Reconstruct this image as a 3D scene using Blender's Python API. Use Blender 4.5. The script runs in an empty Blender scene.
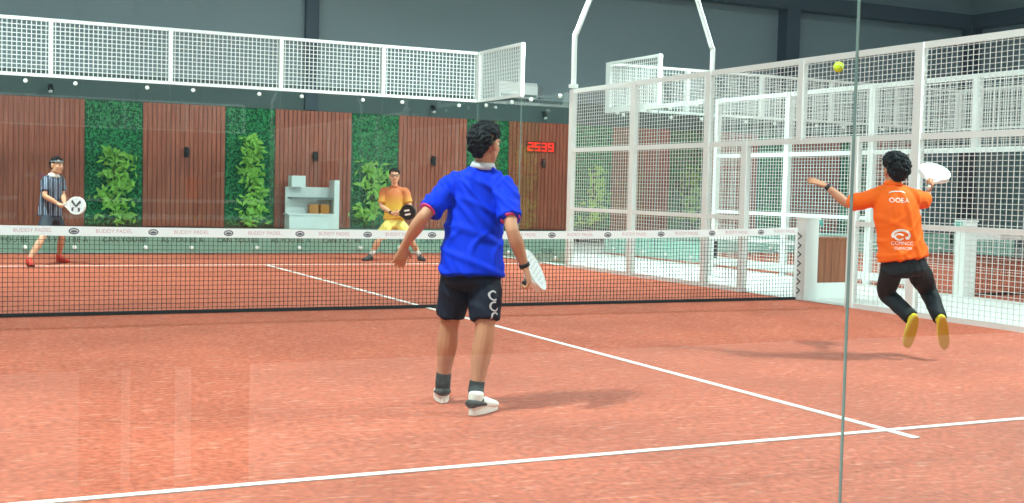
import bpy, bmesh, math, random
import numpy as np
from mathutils import Vector, Matrix, noise
from mathutils.bvhtree import BVHTree

random.seed(7)
rng = np.random.default_rng(7)
SC = bpy.context.scene
COL = SC.collection
PI = math.pi

# ------------------------------------------------------------------ camera
CAM = Vector((-4.8465, -12.0761, 1.3029))
FPX = 1201.14
RT = Vector((0.90017893, -0.43483995, 0.02433323))
UP = Vector((4.67784928e-04, 5.68369615e-02, 9.98383364e-01))
FW = Vector((0.43552, 0.89871229, -0.05136685))
cd = bpy.data.cameras.new('camera')
cd.sensor_width = 36.0
cd.lens = FPX / 1024 * 36.0
cd.clip_end = 200
cam = bpy.data.objects.new('camera', cd)
COL.objects.link(cam)
M = Matrix.Identity(4)
for i in range(3):
    M[i][0], M[i][1], M[i][2], M[i][3] = RT[i], UP[i], -FW[i], CAM[i]
cam.matrix_world = M
SC.camera = cam


def at(px, py, d):
    """A world point at forward distance d that the photograph shows at pixel px, py."""
    return CAM + (FW + RT * ((px - 512) / FPX) - UP * ((py - 251.5) / FPX)) * d


# ------------------------------------------------------------------ materials
def new_mat(name):
    m = bpy.data.materials.new(name)
    m.use_nodes = True
    nt = m.node_tree
    b = nt.nodes['Principled BSDF']
    return m, nt, b


def srgb(r, g, b):
    f = lambda c: (c / 255 / 12.92) if c / 255 <= 0.04045 else ((c / 255 + 0.055) / 1.055) ** 2.4
    return (f(r), f(g), f(b), 1.0)


def plain(name, rgb, rough=0.5, var=0.12, scale=12.0, metallic=0.0, bump=0.0, spec=0.5, emit=0.0):
    """Principled surface whose colour wanders a little with noise."""
    m, nt, b = new_mat(name)
    c = srgb(*rgb)
    tc = nt.nodes.new('ShaderNodeTexCoord')
    no = nt.nodes.new('ShaderNodeTexNoise')
    no.inputs['Scale'].default_value = scale
    no.inputs['Detail'].default_value = 4
    nt.links.new(tc.outputs['Object'], no.inputs['Vector'])
    mx = nt.nodes.new('ShaderNodeMix')
    mx.data_type = 'RGBA'
    mx.inputs[6].default_value = tuple(x * (1 - var) for x in c[:3]) + (1,)
    mx.inputs[7].default_value = tuple(min(1, x * (1 + var)) for x in c[:3]) + (1,)
    nt.links.new(no.outputs['Fac'], mx.inputs[0])
    nt.links.new(mx.outputs[2], b.inputs['Base Color'])
    b.inputs['Roughness'].default_value = rough
    b.inputs['Metallic'].default_value = metallic
    b.inputs['Specular IOR Level'].default_value = spec
    if bump:
        bp = nt.nodes.new('ShaderNodeBump')
        bp.inputs['Strength'].default_value = bump
        bp.inputs['Distance'].default_value = 0.01
        nt.links.new(no.outputs['Fac'], bp.inputs['Height'])
        nt.links.new(bp.outputs['Normal'], b.inputs['Normal'])
    if emit:
        b.inputs['Emission Color'].default_value = c
        b.inputs['Emission Strength'].default_value = emit
    return m


def turf_mat(name, rgb):
    m, nt, b = new_mat(name)
    tc = nt.nodes.new('ShaderNodeTexCoord')
    c = srgb(*rgb)
    n1 = nt.nodes.new('ShaderNodeTexNoise'); n1.inputs['Scale'].default_value = 0.9; n1.inputs['Detail'].default_value = 5
    n2 = nt.nodes.new('ShaderNodeTexNoise'); n2.inputs['Scale'].default_value = 26; n2.inputs['Detail'].default_value = 5
    mp = nt.nodes.new('ShaderNodeMapping'); mp.inputs['Scale'].default_value = (3.0, 9.0, 1); mp.inputs['Rotation'].default_value = (0, 0, 0.35)
    n3 = nt.nodes.new('ShaderNodeTexNoise'); n3.inputs['Scale'].default_value = 2.6; n3.inputs['Detail'].default_value = 6
    for n in (n1, n2):
        nt.links.new(tc.outputs['Object'], n.inputs['Vector'])
    nt.links.new(tc.outputs['Object'], mp.inputs['Vector'])
    nt.links.new(mp.outputs['Vector'], n3.inputs['Vector'])
    def ramp(src, lo, hi, a, bb):
        r = nt.nodes.new('ShaderNodeValToRGB')
        r.color_ramp.elements[0].position = lo; r.color_ramp.elements[1].position = hi
        r.color_ramp.elements[0].color = (a, a, a, 1); r.color_ramp.elements[1].color = (bb, bb, bb, 1)
        nt.links.new(src, r.inputs['Fac'])
        return r.outputs['Color']
    def mul(a, bb):
        x = nt.nodes.new('ShaderNodeMix'); x.data_type = 'RGBA'; x.blend_type = 'MULTIPLY'; x.inputs[0].default_value = 1
        nt.links.new(a, x.inputs[6]); nt.links.new(bb, x.inputs[7])
        return x.outputs[2]
    base = nt.nodes.new('ShaderNodeRGB'); base.outputs[0].default_value = c
    sand = nt.nodes.new('ShaderNodeMix'); sand.data_type = 'RGBA'
    sand.inputs[7].default_value = srgb(220, 156, 132)
    nt.links.new(base.outputs[0], sand.inputs[6])
    r3 = nt.nodes.new('ShaderNodeValToRGB'); r3.color_ramp.elements[0].position = 0.55; r3.color_ramp.elements[1].position = 0.75
    r3.color_ramp.elements[1].color = (0.7, 0.7, 0.7, 1)
    nt.links.new(n3.outputs['Fac'], r3.inputs['Fac'])
    nt.links.new(r3.outputs['Color'], sand.inputs[0])
    o = mul(sand.outputs[2], ramp(n1.outputs['Fac'], 0.32, 0.68, 0.84, 1.06))
    o = mul(o, ramp(n2.outputs['Fac'], 0.3, 0.72, 0.66, 1.2))
    nt.links.new(o, b.inputs['Base Color'])
    b.inputs['Roughness'].default_value = 0.9
    b.inputs['Specular IOR Level'].default_value = 0.15
    bp = nt.nodes.new('ShaderNodeBump'); bp.inputs['Strength'].default_value = 0.25; bp.inputs['Distance'].default_value = 0.01
    nt.links.new(n2.outputs['Fac'], bp.inputs['Height']); nt.links.new(bp.outputs['Normal'], b.inputs['Normal'])
    return m


def glass_mat(name, tint, refl=1.0):
    """Clear pane: lets light straight through, reflects by Fresnel."""
    m, nt, b = new_mat(name)
    nt.nodes.remove(b)
    out = nt.nodes['Material Output']
    tr = nt.nodes.new('ShaderNodeBsdfTransparent'); tr.inputs['Color'].default_value = tint + (1,)
    gl = nt.nodes.new('ShaderNodeBsdfGlossy'); gl.inputs['Roughness'].default_value = 0.0
    gl.inputs['Color'].default_value = (refl, refl, refl, 1)
    fr = nt.nodes.new('ShaderNodeFresnel'); fr.inputs['IOR'].default_value = 1.45
    no = nt.nodes.new('ShaderNodeTexNoise'); no.inputs['Scale'].default_value = 0.7
    tc = nt.nodes.new('ShaderNodeTexCoord'); nt.links.new(tc.outputs['Object'], no.inputs['Vector'])
    bp = nt.nodes.new('ShaderNodeBump'); bp.inputs['Strength'].default_value = 0.01
    nt.links.new(no.outputs['Fac'], bp.inputs['Height']); nt.links.new(bp.outputs['Normal'], gl.inputs['Normal'])
    # use the same index on entering and leaving faces
    geo = nt.nodes.new('ShaderNodeNewGeometry')
    ior = nt.nodes.new('ShaderNodeMix'); ior.data_type = 'FLOAT'
    ior.inputs[2].default_value = 1.45; ior.inputs[3].default_value = 1 / 1.45
    nt.links.new(geo.outputs['Backfacing'], ior.inputs[0])
    nt.links.new(ior.outputs[0], fr.inputs['IOR'])
    mx = nt.nodes.new('ShaderNodeMixShader')
    nt.links.new(fr.outputs['Fac'], mx.inputs[0]); nt.links.new(tr.outputs[0], mx.inputs[1]); nt.links.new(gl.outputs[0], mx.inputs[2])
    nt.links.new(mx.outputs[0], out.inputs['Surface'])
    return m


def wood_mat(name, rgb, rgb2):
    m, nt, b = new_mat(name)
    tc = nt.nodes.new('ShaderNodeTexCoord')
    mp = nt.nodes.new('ShaderNodeMapping'); mp.inputs['Scale'].default_value = (14, 14, 0.8)
    n = nt.nodes.new('ShaderNodeTexNoise'); n.inputs['Scale'].default_value = 1.6; n.inputs['Detail'].default_value = 6
    r = nt.nodes.new('ShaderNodeValToRGB')
    r.color_ramp.elements[0].position = 0.3; r.color_ramp.elements[1].position = 0.7
    r.color_ramp.elements[0].color = srgb(*rgb); r.color_ramp.elements[1].color = srgb(*rgb2)
    nt.links.new(tc.outputs['Object'], mp.inputs['Vector']); nt.links.new(mp.outputs['Vector'], n.inputs['Vector'])
    nt.links.new(n.outputs['Fac'], r.inputs['Fac']); nt.links.new(r.outputs['Color'], b.inputs['Base Color'])
    b.inputs['Roughness'].default_value = 0.45
    return m


def stripes_mat(name, cols, scale):
    """Woven vertical stripes (runs along the object's own height)."""
    m, nt, b = new_mat(name)
    tc = nt.nodes.new('ShaderNodeTexCoord')
    w = nt.nodes.new('ShaderNodeTexWave'); w.wave_type = 'BANDS'; w.bands_direction = 'X'
    w.inputs['Scale'].default_value = scale; w.inputs['Distortion'].default_value = 0.6
    w.inputs['Detail'].default_value = 1.0
    r = nt.nodes.new('ShaderNodeValToRGB')
    r.color_ramp.interpolation = 'CONSTANT'
    for i, (p, c) in enumerate(cols):
        e = r.color_ramp.elements[i] if i < 2 else r.color_ramp.elements.new(p)
        e.position = p; e.color = srgb(*c)
    nt.links.new(tc.outputs['Object'], w.inputs['Vector']); nt.links.new(w.outputs['Fac'], r.inputs['Fac'])
    nt.links.new(r.outputs['Color'], b.inputs['Base Color'])
    b.inputs['Roughness'].default_value = 0.7
    return m


def fade_mat(name, stops, z0, z1):
    """Dyed cloth that fades from one colour to another over its height."""
    m, nt, b = new_mat(name)
    tc = nt.nodes.new('ShaderNodeTexCoord')
    sx = nt.nodes.new('ShaderNodeSeparateXYZ')
    mr = nt.nodes.new('ShaderNodeMapRange'); mr.inputs['From Min'].default_value = z0; mr.inputs['From Max'].default_value = z1
    r = nt.nodes.new('ShaderNodeValToRGB')
    for i, (p, c) in enumerate(stops):
        e = r.color_ramp.elements[i] if i < 2 else r.color_ramp.elements.new(p)
        e.position = p; e.color = srgb(*c)
    nt.links.new(tc.outputs['Object'], sx.inputs[0]); nt.links.new(sx.outputs['Z'], mr.inputs['Value'])
    nt.links.new(mr.outputs[0], r.inputs['Fac']); nt.links.new(r.outputs['Color'], b.inputs['Base Color'])
    b.inputs['Roughness'].default_value = 0.7
    return m


WHITE = plain('white_powder_coat', (240, 243, 240), 0.4, 0.04, 5)
WIRE = plain('white_wire', (240, 243, 240), 0.5, 0.03, 5)
GREYW = plain('pale_grey_paint', (222, 228, 224), 0.45, 0.05, 5)
TURF = turf_mat('terracotta_turf', (192, 100, 76))
TURF_DARK = plain('terracotta_dark', (140, 58, 44), 0.9, 0.15, 20)
LINE = plain('white_line_paint', (246, 242, 236), 0.8, 0.06, 30)
CONC = plain('white_concrete', (226, 228, 224), 0.6, 0.06, 2)
REARF = plain('pale_tile', (215, 200, 190), 0.5, 0.06, 2)
CLAD = plain('blue_grey_cladding', (124, 140, 147), 0.6, 0.06, 0.4)
STEEL_D = plain('dark_slate_steel', (60, 74, 86), 0.55, 0.08, 2)
DARKG = plain('dark_grey_wall', (84, 98, 98), 0.7, 0.08, 1.0)
SKIRT = plain('dark_skirting', (66, 64, 58), 0.7, 0.1, 3)
CEIL = plain('ceiling_grey', (150, 155, 158), 0.8, 0.05, 1)
GLASS = glass_mat('court_glass', (0.94, 0.985, 0.972))
GEDGE = plain('glass_edge_green', (136, 152, 146), 0.2, 0.1, 5)
WOODP = wood_mat('red_brown_slat_wood', (156, 74, 54), (200, 106, 80))
WOODB = wood_mat('orange_brown_wood', (128, 70, 48), (172, 106, 74))
GRASSG = plain('artificial_foliage', (56, 156, 92), 0.7, 0.5, 9)
GRASSD = plain('artificial_foliage_dark', (30, 92, 60), 0.8, 0.3, 6)
LEAF = plain('fresh_leaf', (150, 206, 84), 0.5, 0.45, 7)
STEM = plain('plant_stem', (86, 92, 48), 0.8, 0.2, 9)
BLACK = plain('black_plastic', (22, 22, 24), 0.5, 0.1, 8)
CORD = plain('black_net_cord', (26, 28, 28), 0.8, 0.1, 8)
TEAL = plain('mint_banner', (176, 222, 212), 0.6, 0.05, 3)
INK = plain('dark_green_ink', (34, 66, 60), 0.7, 0.1, 8)
BANNER_GREY = plain('grey_green_banner', (140, 172, 156), 0.6, 0.1, 3)
TAPE = plain('white_net_tape', (240, 240, 240), 0.7, 0.03, 6)
PINK = plain('pink_print', (212, 168, 172), 0.7, 0.1, 20)
LOGO = plain('grey_print', (92, 90, 98), 0.7, 0.1, 20)
LAMP = plain('lamp_face', (255, 250, 240), 0.5, 0.0, 1, emit=6.0)
SKIN = plain('tan_skin', (196, 138, 106), 0.5, 0.08, 14, spec=0.35)
SKIN2 = plain('light_tan_skin', (214, 158, 124), 0.5, 0.08, 14, spec=0.35)
HAIR = plain('black_hair', (15, 15, 18), 0.6, 0.3, 40, spec=0.2)
LIPS = plain('lip_skin', (160, 92, 82), 0.5, 0.05, 10)
EYEW = plain('eye_white', (232, 228, 222), 0.3, 0.02, 10)
EYED = plain('dark_iris', (34, 24, 20), 0.2, 0.05, 10)
BLUE = plain('royal_blue_jersey', (6, 50, 208), 0.7, 0.06, 6, spec=0.15)
PINKT = plain('pink_trim', (216, 70, 140), 0.7, 0.05, 6)
NAVY = plain('navy_shorts_cloth', (18, 22, 40), 0.7, 0.12, 8, spec=0.3)
ORANGE = plain('orange_jersey', (255, 106, 4), 0.75, 0.06, 6, spec=0.3)
BLACKC = plain('black_trouser_cloth', (26, 30, 34), 0.7, 0.15, 8, spec=0.3)
YELSHO = plain('yellow_shoe', (236, 214, 50), 0.5, 0.08, 10)
YELSOL = plain('ochre_sole', (198, 152, 40), 0.6, 0.1, 14)
WSHO = plain('white_shoe', (236, 236, 226), 0.55, 0.05, 12)
DSHO = plain('charcoal_panel', (46, 42, 42), 0.6, 0.1, 20)
REDSH = plain('red_shoe', (226, 60, 40), 0.5, 0.1, 12)
MAROON = plain('dark_red_sole', (96, 24, 22), 0.6, 0.1, 12)
GREYSH = plain('dark_grey_shoe', (62, 56, 56), 0.6, 0.1, 12)
SOCKB = plain('black_sock', (36, 38, 40), 0.85, 0.12, 30)
SOCKW = plain('white_sock', (226, 222, 216), 0.85, 0.05, 30)
STRIPE = stripes_mat('striped_jersey', [(0.0, (46, 54, 72)), (0.35, (58, 56, 56)), (0.62, (196, 204, 214)), (0.78, (70, 84, 112))], 4.2)
SUNSET = fade_mat('orange_to_yellow_jersey', [(0.0, (226, 180, 62)), (0.5, (198, 112, 56)), (1.0, (166, 82, 50))], 0.95, 1.40)
YELSH = plain('pale_yellow_shorts', (232, 214, 112), 0.7, 0.08, 8)
DKSH = plain('dark_shorts', (44, 50, 60), 0.7, 0.1, 8)
BALLM = plain('yellow_green_felt', (206, 226, 44), 0.9, 0.08, 60)
RACKW = plain('white_racket_face', (238, 240, 240), 0.4, 0.03, 10)
RACKG = plain('grey_racket_print', (84, 84, 88), 0.5, 0.1, 10)
RACKB = plain('black_racket', (28, 28, 30), 0.4, 0.1, 10)
GRIPW = plain('white_grip', (226, 220, 210), 0.7, 0.06, 20)
GREENG = plain('grey_green_cord', (132, 152, 140), 0.6, 0.06, 20)
PALEP = plain('pale_print', (196, 190, 192), 0.7, 0.08, 20)
WPRINT = plain('white_print', (250, 244, 236), 0.7, 0.02, 20)
AMBER = plain('amber_box', (206, 130, 56), 0.5, 0.1, 6)
REDLED = plain('red_led', (255, 44, 30), 0.4, 0.0, 5, emit=1.1)
TEALC = plain('teal_strap', (110, 190, 180), 0.6, 0.06, 10)
ACW = plain('white_plastic', (242, 244, 244), 0.35, 0.03, 4)
GREYP = plain('grey_plastic', (120, 128, 132), 0.5, 0.05, 4)


# ------------------------------------------------------------------ mesh helpers
class MB:
    """Collects shapes in world coordinates and links them as one mesh object."""
    def __init__(s):
        s.v, s.f, s.mi = [], [], []
        s.cur = 0

    def add(s, vs, fs):
        b = len(s.v)
        s.v += [tuple(x) for x in vs]
        s.f += [tuple(b + i for i in f) for f in fs]
        s.mi += [s.cur] * len(fs)
        return s

    def box(s, a, b):
        x0, y0, z0 = a; x1, y1, z1 = b
        vs = [(x0, y0, z0), (x1, y0, z0), (x1, y1, z0), (x0, y1, z0), (x0, y0, z1), (x1, y0, z1), (x1, y1, z1), (x0, y1, z1)]
        return s.add(vs, [(0, 3, 2, 1), (4, 5, 6, 7), (0, 1, 5, 4), (1, 2, 6, 5), (2, 3, 7, 6), (3, 0, 4, 7)])

    def bar(s, a, b, w, h=None, up=(0, 0, 1)):
        """Square bar of width w (h along up) between two points."""
        a, b = Vector(a), Vector(b); h = h or w
        t = (b - a).normalized(); u = Vector(up)
        if abs(t.dot(u)) > 0.95: u = Vector((1, 0, 0)) if abs(t.x) < 0.9 else Vector((0, 1, 0))
        sx = t.cross(u).normalized(); sy = sx.cross(t)
        vs = [p + sx * (i * w / 2) + sy * (j * h / 2) for p in (a, b) for i, j in ((-1, -1), (1, -1), (1, 1), (-1, 1))]
        return s.add(vs, [(0, 3, 2, 1), (4, 5, 6, 7), (0, 1, 5, 4), (1, 2, 6, 5), (2, 3, 7, 6), (3, 0, 4, 7)])

    def tube(s, pts, seg=14, side=None, sub=4, cap=True, closed=False):
        """Loft of elliptical rings through pts = [(point, r_side, r_other)]."""
        P = [(Vector(p), a, b) for p, a, b in pts]
        if sub > 1 and len(P) > 2:
            Q = []
            n = len(P)
            for i in range(n - 1):
                p0, p1, p2, p3 = P[max(i - 1, 0)], P[i], P[i + 1], P[min(i + 2, n - 1)]
                for k in range(sub):
                    t = k / sub
                    def cr(a, b, c, d): return 0.5 * ((2 * b) + (c - a) * t + (2 * a - 5 * b + 4 * c - d) * t * t + (3 * b - a - 3 * c + d) * t ** 3)
                    Q.append((cr(p0[0], p1[0], p2[0], p3[0]), max(1e-4, cr(p0[1], p1[1], p2[1], p3[1])), max(1e-4, cr(p0[2], p1[2], p2[2], p3[2]))))
            Q.append(P[-1]); P = Q
        if cap:
            t0 = (P[0][0] - P[1][0]).normalized(); t1 = (P[-1][0] - P[-2][0]).normalized()
            k0 = min(P[0][1], P[0][2]) * (cap if cap is not True else 1); k1 = min(P[-1][1], P[-1][2]) * (cap if cap is not True else 1)
            pre = [(P[0][0] + t0 * k0 * d, P[0][1] * r, P[0][2] * r) for d, r in ((0.98, 0.25), (0.83, 0.56), (0.5, 0.87))]
            post = [(P[-1][0] + t1 * k1 * d, P[-1][1] * r, P[-1][2] * r) for d, r in ((0.5, 0.87), (0.83, 0.56), (0.98, 0.25))]
            P = pre + P + post
        sd = Vector(side) if side is not None else None
        rings = []
        last = None
        for i, (p, a, b) in enumerate(P):
            t = (P[min(i + 1, len(P) - 1)][0] - P[max(i - 1, 0)][0])
            t = t.normalized() if t.length > 1e-9 else Vector((0, 0, 1))
            ref = sd if sd is not None else (last if last is not None else (Vector((1, 0, 0)) if abs(t.x) < 0.8 else Vector((0, 1, 0))))
            x = ref - t * ref.dot(t)
            if x.length < 1e-4:
                x = Vector((0, 1, 0)) - t * t.y
            x.normalize(); y = t.cross(x); last = x
            rings.append([p + x * (a * math.cos(2 * PI * k / seg)) + y * (b * math.sin(2 * PI * k / seg)) for k in range(seg)])
        vs = [v for r in rings for v in r]
        fs = []
        for i in range(len(rings) - 1):
            for k in range(seg):
                fs.append((i * seg + k, i * seg + (k + 1) % seg, (i + 1) * seg + (k + 1) % seg, (i + 1) * seg + k))
        n = len(rings)
        fs.append(tuple(reversed(range(seg)))); fs.append(tuple((n - 1) * seg + k for k in range(seg)))
        return s.add(vs, fs)

    def ball(s, c, r, axes=None, seg=16, rings=10):
        """Ellipsoid: r may be a 3-tuple along axes (three unit vectors)."""
        c = Vector(c); r = (r, r, r) if not isinstance(r, tuple) else r
        ax = axes or (Vector((1, 0, 0)), Vector((0, 1, 0)), Vector((0, 0, 1)))
        vs = [c - ax[2] * r[2]]
        for i in range(1, rings):
            ph = -PI / 2 + PI * i / rings
            for k in range(seg):
                th = 2 * PI * k / seg
                vs.append(c + ax[0] * (r[0] * math.cos(ph) * math.cos(th)) + ax[1] * (r[1] * math.cos(ph) * math.sin(th)) + ax[2] * (r[2] * math.sin(ph)))
        vs.append(c + ax[2] * r[2])
        fs = [(0, 1 + (k + 1) % seg, 1 + k) for k in range(seg)]
        for i in range(rings - 2):
            for k in range(seg):
                a = 1 + i * seg
                fs.append((a + k, a + (k + 1) % seg, a + seg + (k + 1) % seg, a + seg + k))
        a = 1 + (rings - 2) * seg; e = len(vs) - 1
        fs += [(a + k, a + (k + 1) % seg, e) for k in range(seg)]
        return s.add(vs, fs)

    def prism(s, outline, z_dir, origin, xd, yd):
        """Extrude a 2-D outline (in xd, yd about origin) along the vector z_dir, both ways by half."""
        o = Vector(origin); xd = Vector(xd); yd = Vector(yd); zd = Vector(z_dir)
        n = len(outline)
        vs = [o + xd * x + yd * y - zd * 0.5 for x, y in outline] + [o + xd * x + yd * y + zd * 0.5 for x, y in outline]
        fs = [tuple(reversed(range(n))), tuple(range(n, 2 * n))] + [(i, (i + 1) % n, n + (i + 1) % n, n + i) for i in range(n)]
        return s.add(vs, fs)

    def mesh(s, name, base=(0, 0, 0)):
        me = bpy.data.meshes.new(name)
        b = Vector(base)
        me.from_pydata([(x - b.x, y - b.y, z - b.z) for x, y, z in s.v], [], s.f)
        me.update()
        return me

    def build(s, name, mat, parent=None, base=None, smooth=False, mats=None):
        """Links the shapes as an object; a child shares its thing's origin."""
        if base is None:
            base = parent['_b'] if parent is not None else (0, 0, 0)
        me = s.mesh(name, base)
        for m in (mats or [mat]): me.materials.append(m)
        if mats: me.polygons.foreach_set('material_index', s.mi)
        if smooth: me.polygons.foreach_set('use_smooth', [True] * len(me.polygons))
        return link(name, me, parent, base)


def link(name, me, parent=None, base=(0, 0, 0)):
    o = bpy.data.objects.new(name, me)
    COL.objects.link(o)
    if parent is not None:
        o.parent = parent
    else:
        o.location = base
    o['_b'] = tuple(base)
    return o


def tag(o, label=None, cat=None, group=None, kind=None):
    if label: o['label'] = label
    if cat: o['category'] = cat
    if group: o['group'] = group
    if kind: o['kind'] = kind
    return o


def thing(name, base, label, cat, group=None):
    o = bpy.data.objects.new(name, None)
    COL.objects.link(o)
    o.location = base; o['_b'] = tuple(base)
    o.empty_display_size = 0.2
    return tag(o, label, cat, group)


def struct(name, mb, mat):
    return tag(mb.build(name, mat), kind='structure')


def voxel(mb, name, size, smooth=2, fac=0.5, base=(0, 0, 0), disp=None):
    """Fuses overlapping closed shapes into one continuous skin."""
    me0 = mb.mesh(name, base)
    o = bpy.data.objects.new('tmp', me0)
    COL.objects.link(o)
    r = o.modifiers.new('r', 'REMESH'); r.mode = 'VOXEL'; r.voxel_size = size; r.adaptivity = 0
    if smooth:
        q = o.modifiers.new('s', 'SMOOTH'); q.factor = fac; q.iterations = smooth
    dg = bpy.context.evaluated_depsgraph_get()
    me = bpy.data.meshes.new_from_object(o.evaluated_get(dg))
    bpy.data.objects.remove(o); bpy.data.meshes.remove(me0)
    me.name = name
    n = len(me.vertices)
    if disp is not None:
        co = np.empty(n * 3, dtype=np.float32); me.vertices.foreach_get('co', co)
        no = np.empty(n * 3, dtype=np.float32); me.vertex_normals.foreach_get('vector', no)
        co = co.reshape(-1, 3); no = no.reshape(-1, 3)
        co = co + no * disp(co + np.array(base), no)[:, None]
        me.vertices.foreach_set('co', co.astype(np.float32).ravel()); me.update()
    me.polygons.foreach_set('use_smooth', [True] * len(me.polygons))
    return me


def vobj(mb, name, mat, parent, size, smooth=2, disp=None, base=None):
    b = base if base is not None else parent['_b']
    me = voxel(mb, name, size, smooth, base=b, disp=disp)
    me.materials.append(mat)
    return link(name, me, parent, b)


def text_shape(body, size, extrude=0.0):
    """2-D vertices and faces of lettering, centred on its middle."""
    cu = bpy.data.curves.new('t', 'FONT'); cu.body = body; cu.size = size; cu.align_x = 'CENTER'; cu.align_y = 'CENTER'
    cu.resolution_u = 2
    o = bpy.data.objects.new('t', cu); COL.objects.link(o)
    dg = bpy.context.evaluated_depsgraph_get()
    me = bpy.data.meshes.new_from_object(o.evaluated_get(dg))
    vs = [(v.co.x, v.co.y) for v in me.vertices]; fs = [tuple(p.vertices) for p in me.polygons]
    bpy.data.objects.remove(o); bpy.data.curves.remove(cu); bpy.data.meshes.remove(me)
    return vs, fs


def flat(mb, shape, o, xd, yd):
    o, xd, yd = Vector(o), Vector(xd), Vector(yd)
    vs, fs = shape
    return mb.add([o + xd * x + yd * y for x, y in vs], fs)


def oval(rx, ry, cx=0, cy=0, n=20):
    return ([(cx + rx * math.cos(2 * PI * k / n), cy + ry * math.sin(2 * PI * k / n)) for k in range(n)], [tuple(range(n))])


def ringshape(rx, ry, w, cx=0, cy=0, n=24, a0=0.0, a1=2 * PI):
    vs, fs = [], []
    m = n if a1 - a0 > 6.2 else n + 1
    for k in range(m):
        t = a0 + (a1 - a0) * k / n
        vs += [(cx + (rx - w) * math.cos(t), cy + (ry - w) * math.sin(t)), (cx + rx * math.cos(t), cy + ry * math.sin(t))]
    for k in range(n):
        a, b = 2 * k, 2 * ((k + 1) % m)
        fs.append((a, a + 1, b + 1, b))
    return vs, fs


def decal(parent, name, mat, shapes, origin, xd, yd, gap=0.003):
    """Print laid onto the cloth of parent: shapes are dropped onto its surface from origin's side."""
    me = parent.data; b = Vector(parent['_b'])
    bv = BVHTree.FromPolygons([v.co + b for v in me.vertices], [tuple(p.vertices) for p in me.polygons])
    o, xd, yd = Vector(origin), Vector(xd).normalized(), Vector(yd).normalized()
    nd = xd.cross(yd)
    mb = MB()
    for vs, fs in shapes:
        out = []
        for x, y in vs:
            q = o + xd * x + yd * y + nd * 0.4
            h = bv.ray_cast(q, -nd, 1.0)
            out.append((h[0] + nd * gap) if h[0] is not None else (o + xd * x + yd * y))
        mb.add(out, fs)
    return mb.build(name, mat, parent)


# ------------------------------------------------------------------ the hall
mb = MB()
for x0, y0, x1, y1 in ((-14, 10.25, 24, 15), (5.06, -16.5, 7.96, 10.25), (18.06, -16.5, 24, 10.25), (-14, -10.06, -5.06, 10.25), (-14, -16.5, 5.06, -10.06), (7.96, -16.5, 18.06, -10.06)):
    mb.box((x0, y0, -0.2), (x1, y1, 0.0))
struct('floor', mb, CONC)
tag(MB().box((-5.06, -10.06, -0.2), (5.06, 10.25, 0.0)).build('floor_court', TURF), kind='structure')
tag(MB().box((7.96, -10.06, -0.2), (18.06, 10.25, 0.0)).build('floor_neighbour_court', TURF), kind='structure')
struct('wall_back', MB().box((-14, 15.0, -0.2), (24, 15.3, 9.0)), CLAD)
struct('wall_right', MB().box((23.6, -16.5, -0.2), (23.9, 15.0, 9.0)), CLAD)
struct('wall_left', MB().box((-14.3, -16.5, -0.2), (-14, 15.3, 9.0)), CLAD)
struct('wall_rear', MB().box((-14, -16.8, -0.2), (24, -16.5, 9.0)), STEEL_D)
struct('ceiling', MB().box((-14.3, -16.8, 9.0), (24, 15.3, 9.2)), CEIL)
struct('trim_1', MB().box((-14, 14.6, 6.45), (23.6, 15.0, 6.85)), STEEL_D)
struct('trim_2', MB().box((23.2, -16.5, 6.45), (23.6, 14.6, 6.85)), STEEL_D)
struct('trim_3', MB().box((2.86, 14.86, 3.02), (3.16, 15.0, 6.45)), STEEL_D)
struct('trim_4', MB().box((16.3, 14.6, 3.02), (16.75, 15.0, 6.45)), STEEL_D)
struct('trim_5', MB().box((23.2, 14.6, 0.0), (23.6, 15.0, 6.45)), STEEL_D)
struct('trim_6', MB().box((-14, 14.93, 3.0), (23.2, 14.999, 3.56)), DARKG)
struct('baseboard_back', MB().box((-14, 14.8, 0.0), (23.2, 14.999, 0.31)), SKIRT)

# unseen dark posts added behind the camera to darken bands in the near glass reflection
for i, (xa, xb) in enumerate(((-4.28, -4.13), (-4.07, -3.91), (-3.81, -3.59))):
    struct('trim_%d' % (7 + i), MB().box((xa, -13.28, 0.0), (xb, -13.12, 2.2)), STEEL_D)

# court lines
def line(name, a, b, label):
    o = MB().box((a[0], a[1], 0.001), (b[0], b[1], 0.006)).build(name, LINE)
    tag(o, label, 'court line')
line('court_line', (-5, -7.0), (5, -6.95), 'white service line painted across the red court nearest the camera')
line('court_line', (-5, 6.95), (5, 7.0), 'white service line painted across the red court beyond the net')
line('court_line', (-0.025, -7.2), (0.025, -7.001), 'short tail of white line past the service line crossing')
line('court_line', (-0.025, -6.949), (0.025, 6.949), 'long white centre line running under the net')
line('court_line', (8.05, -7.0), (18, -6.95), 'white service line of the neighbouring court, near end')
line('court_line', (8.05, 6.95), (18, 7.0), 'white service line of the neighbouring court, far end')
line('court_line', (12.975, -6.949), (13.025, 6.949), 'white centre line of the neighbouring red court')

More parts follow.
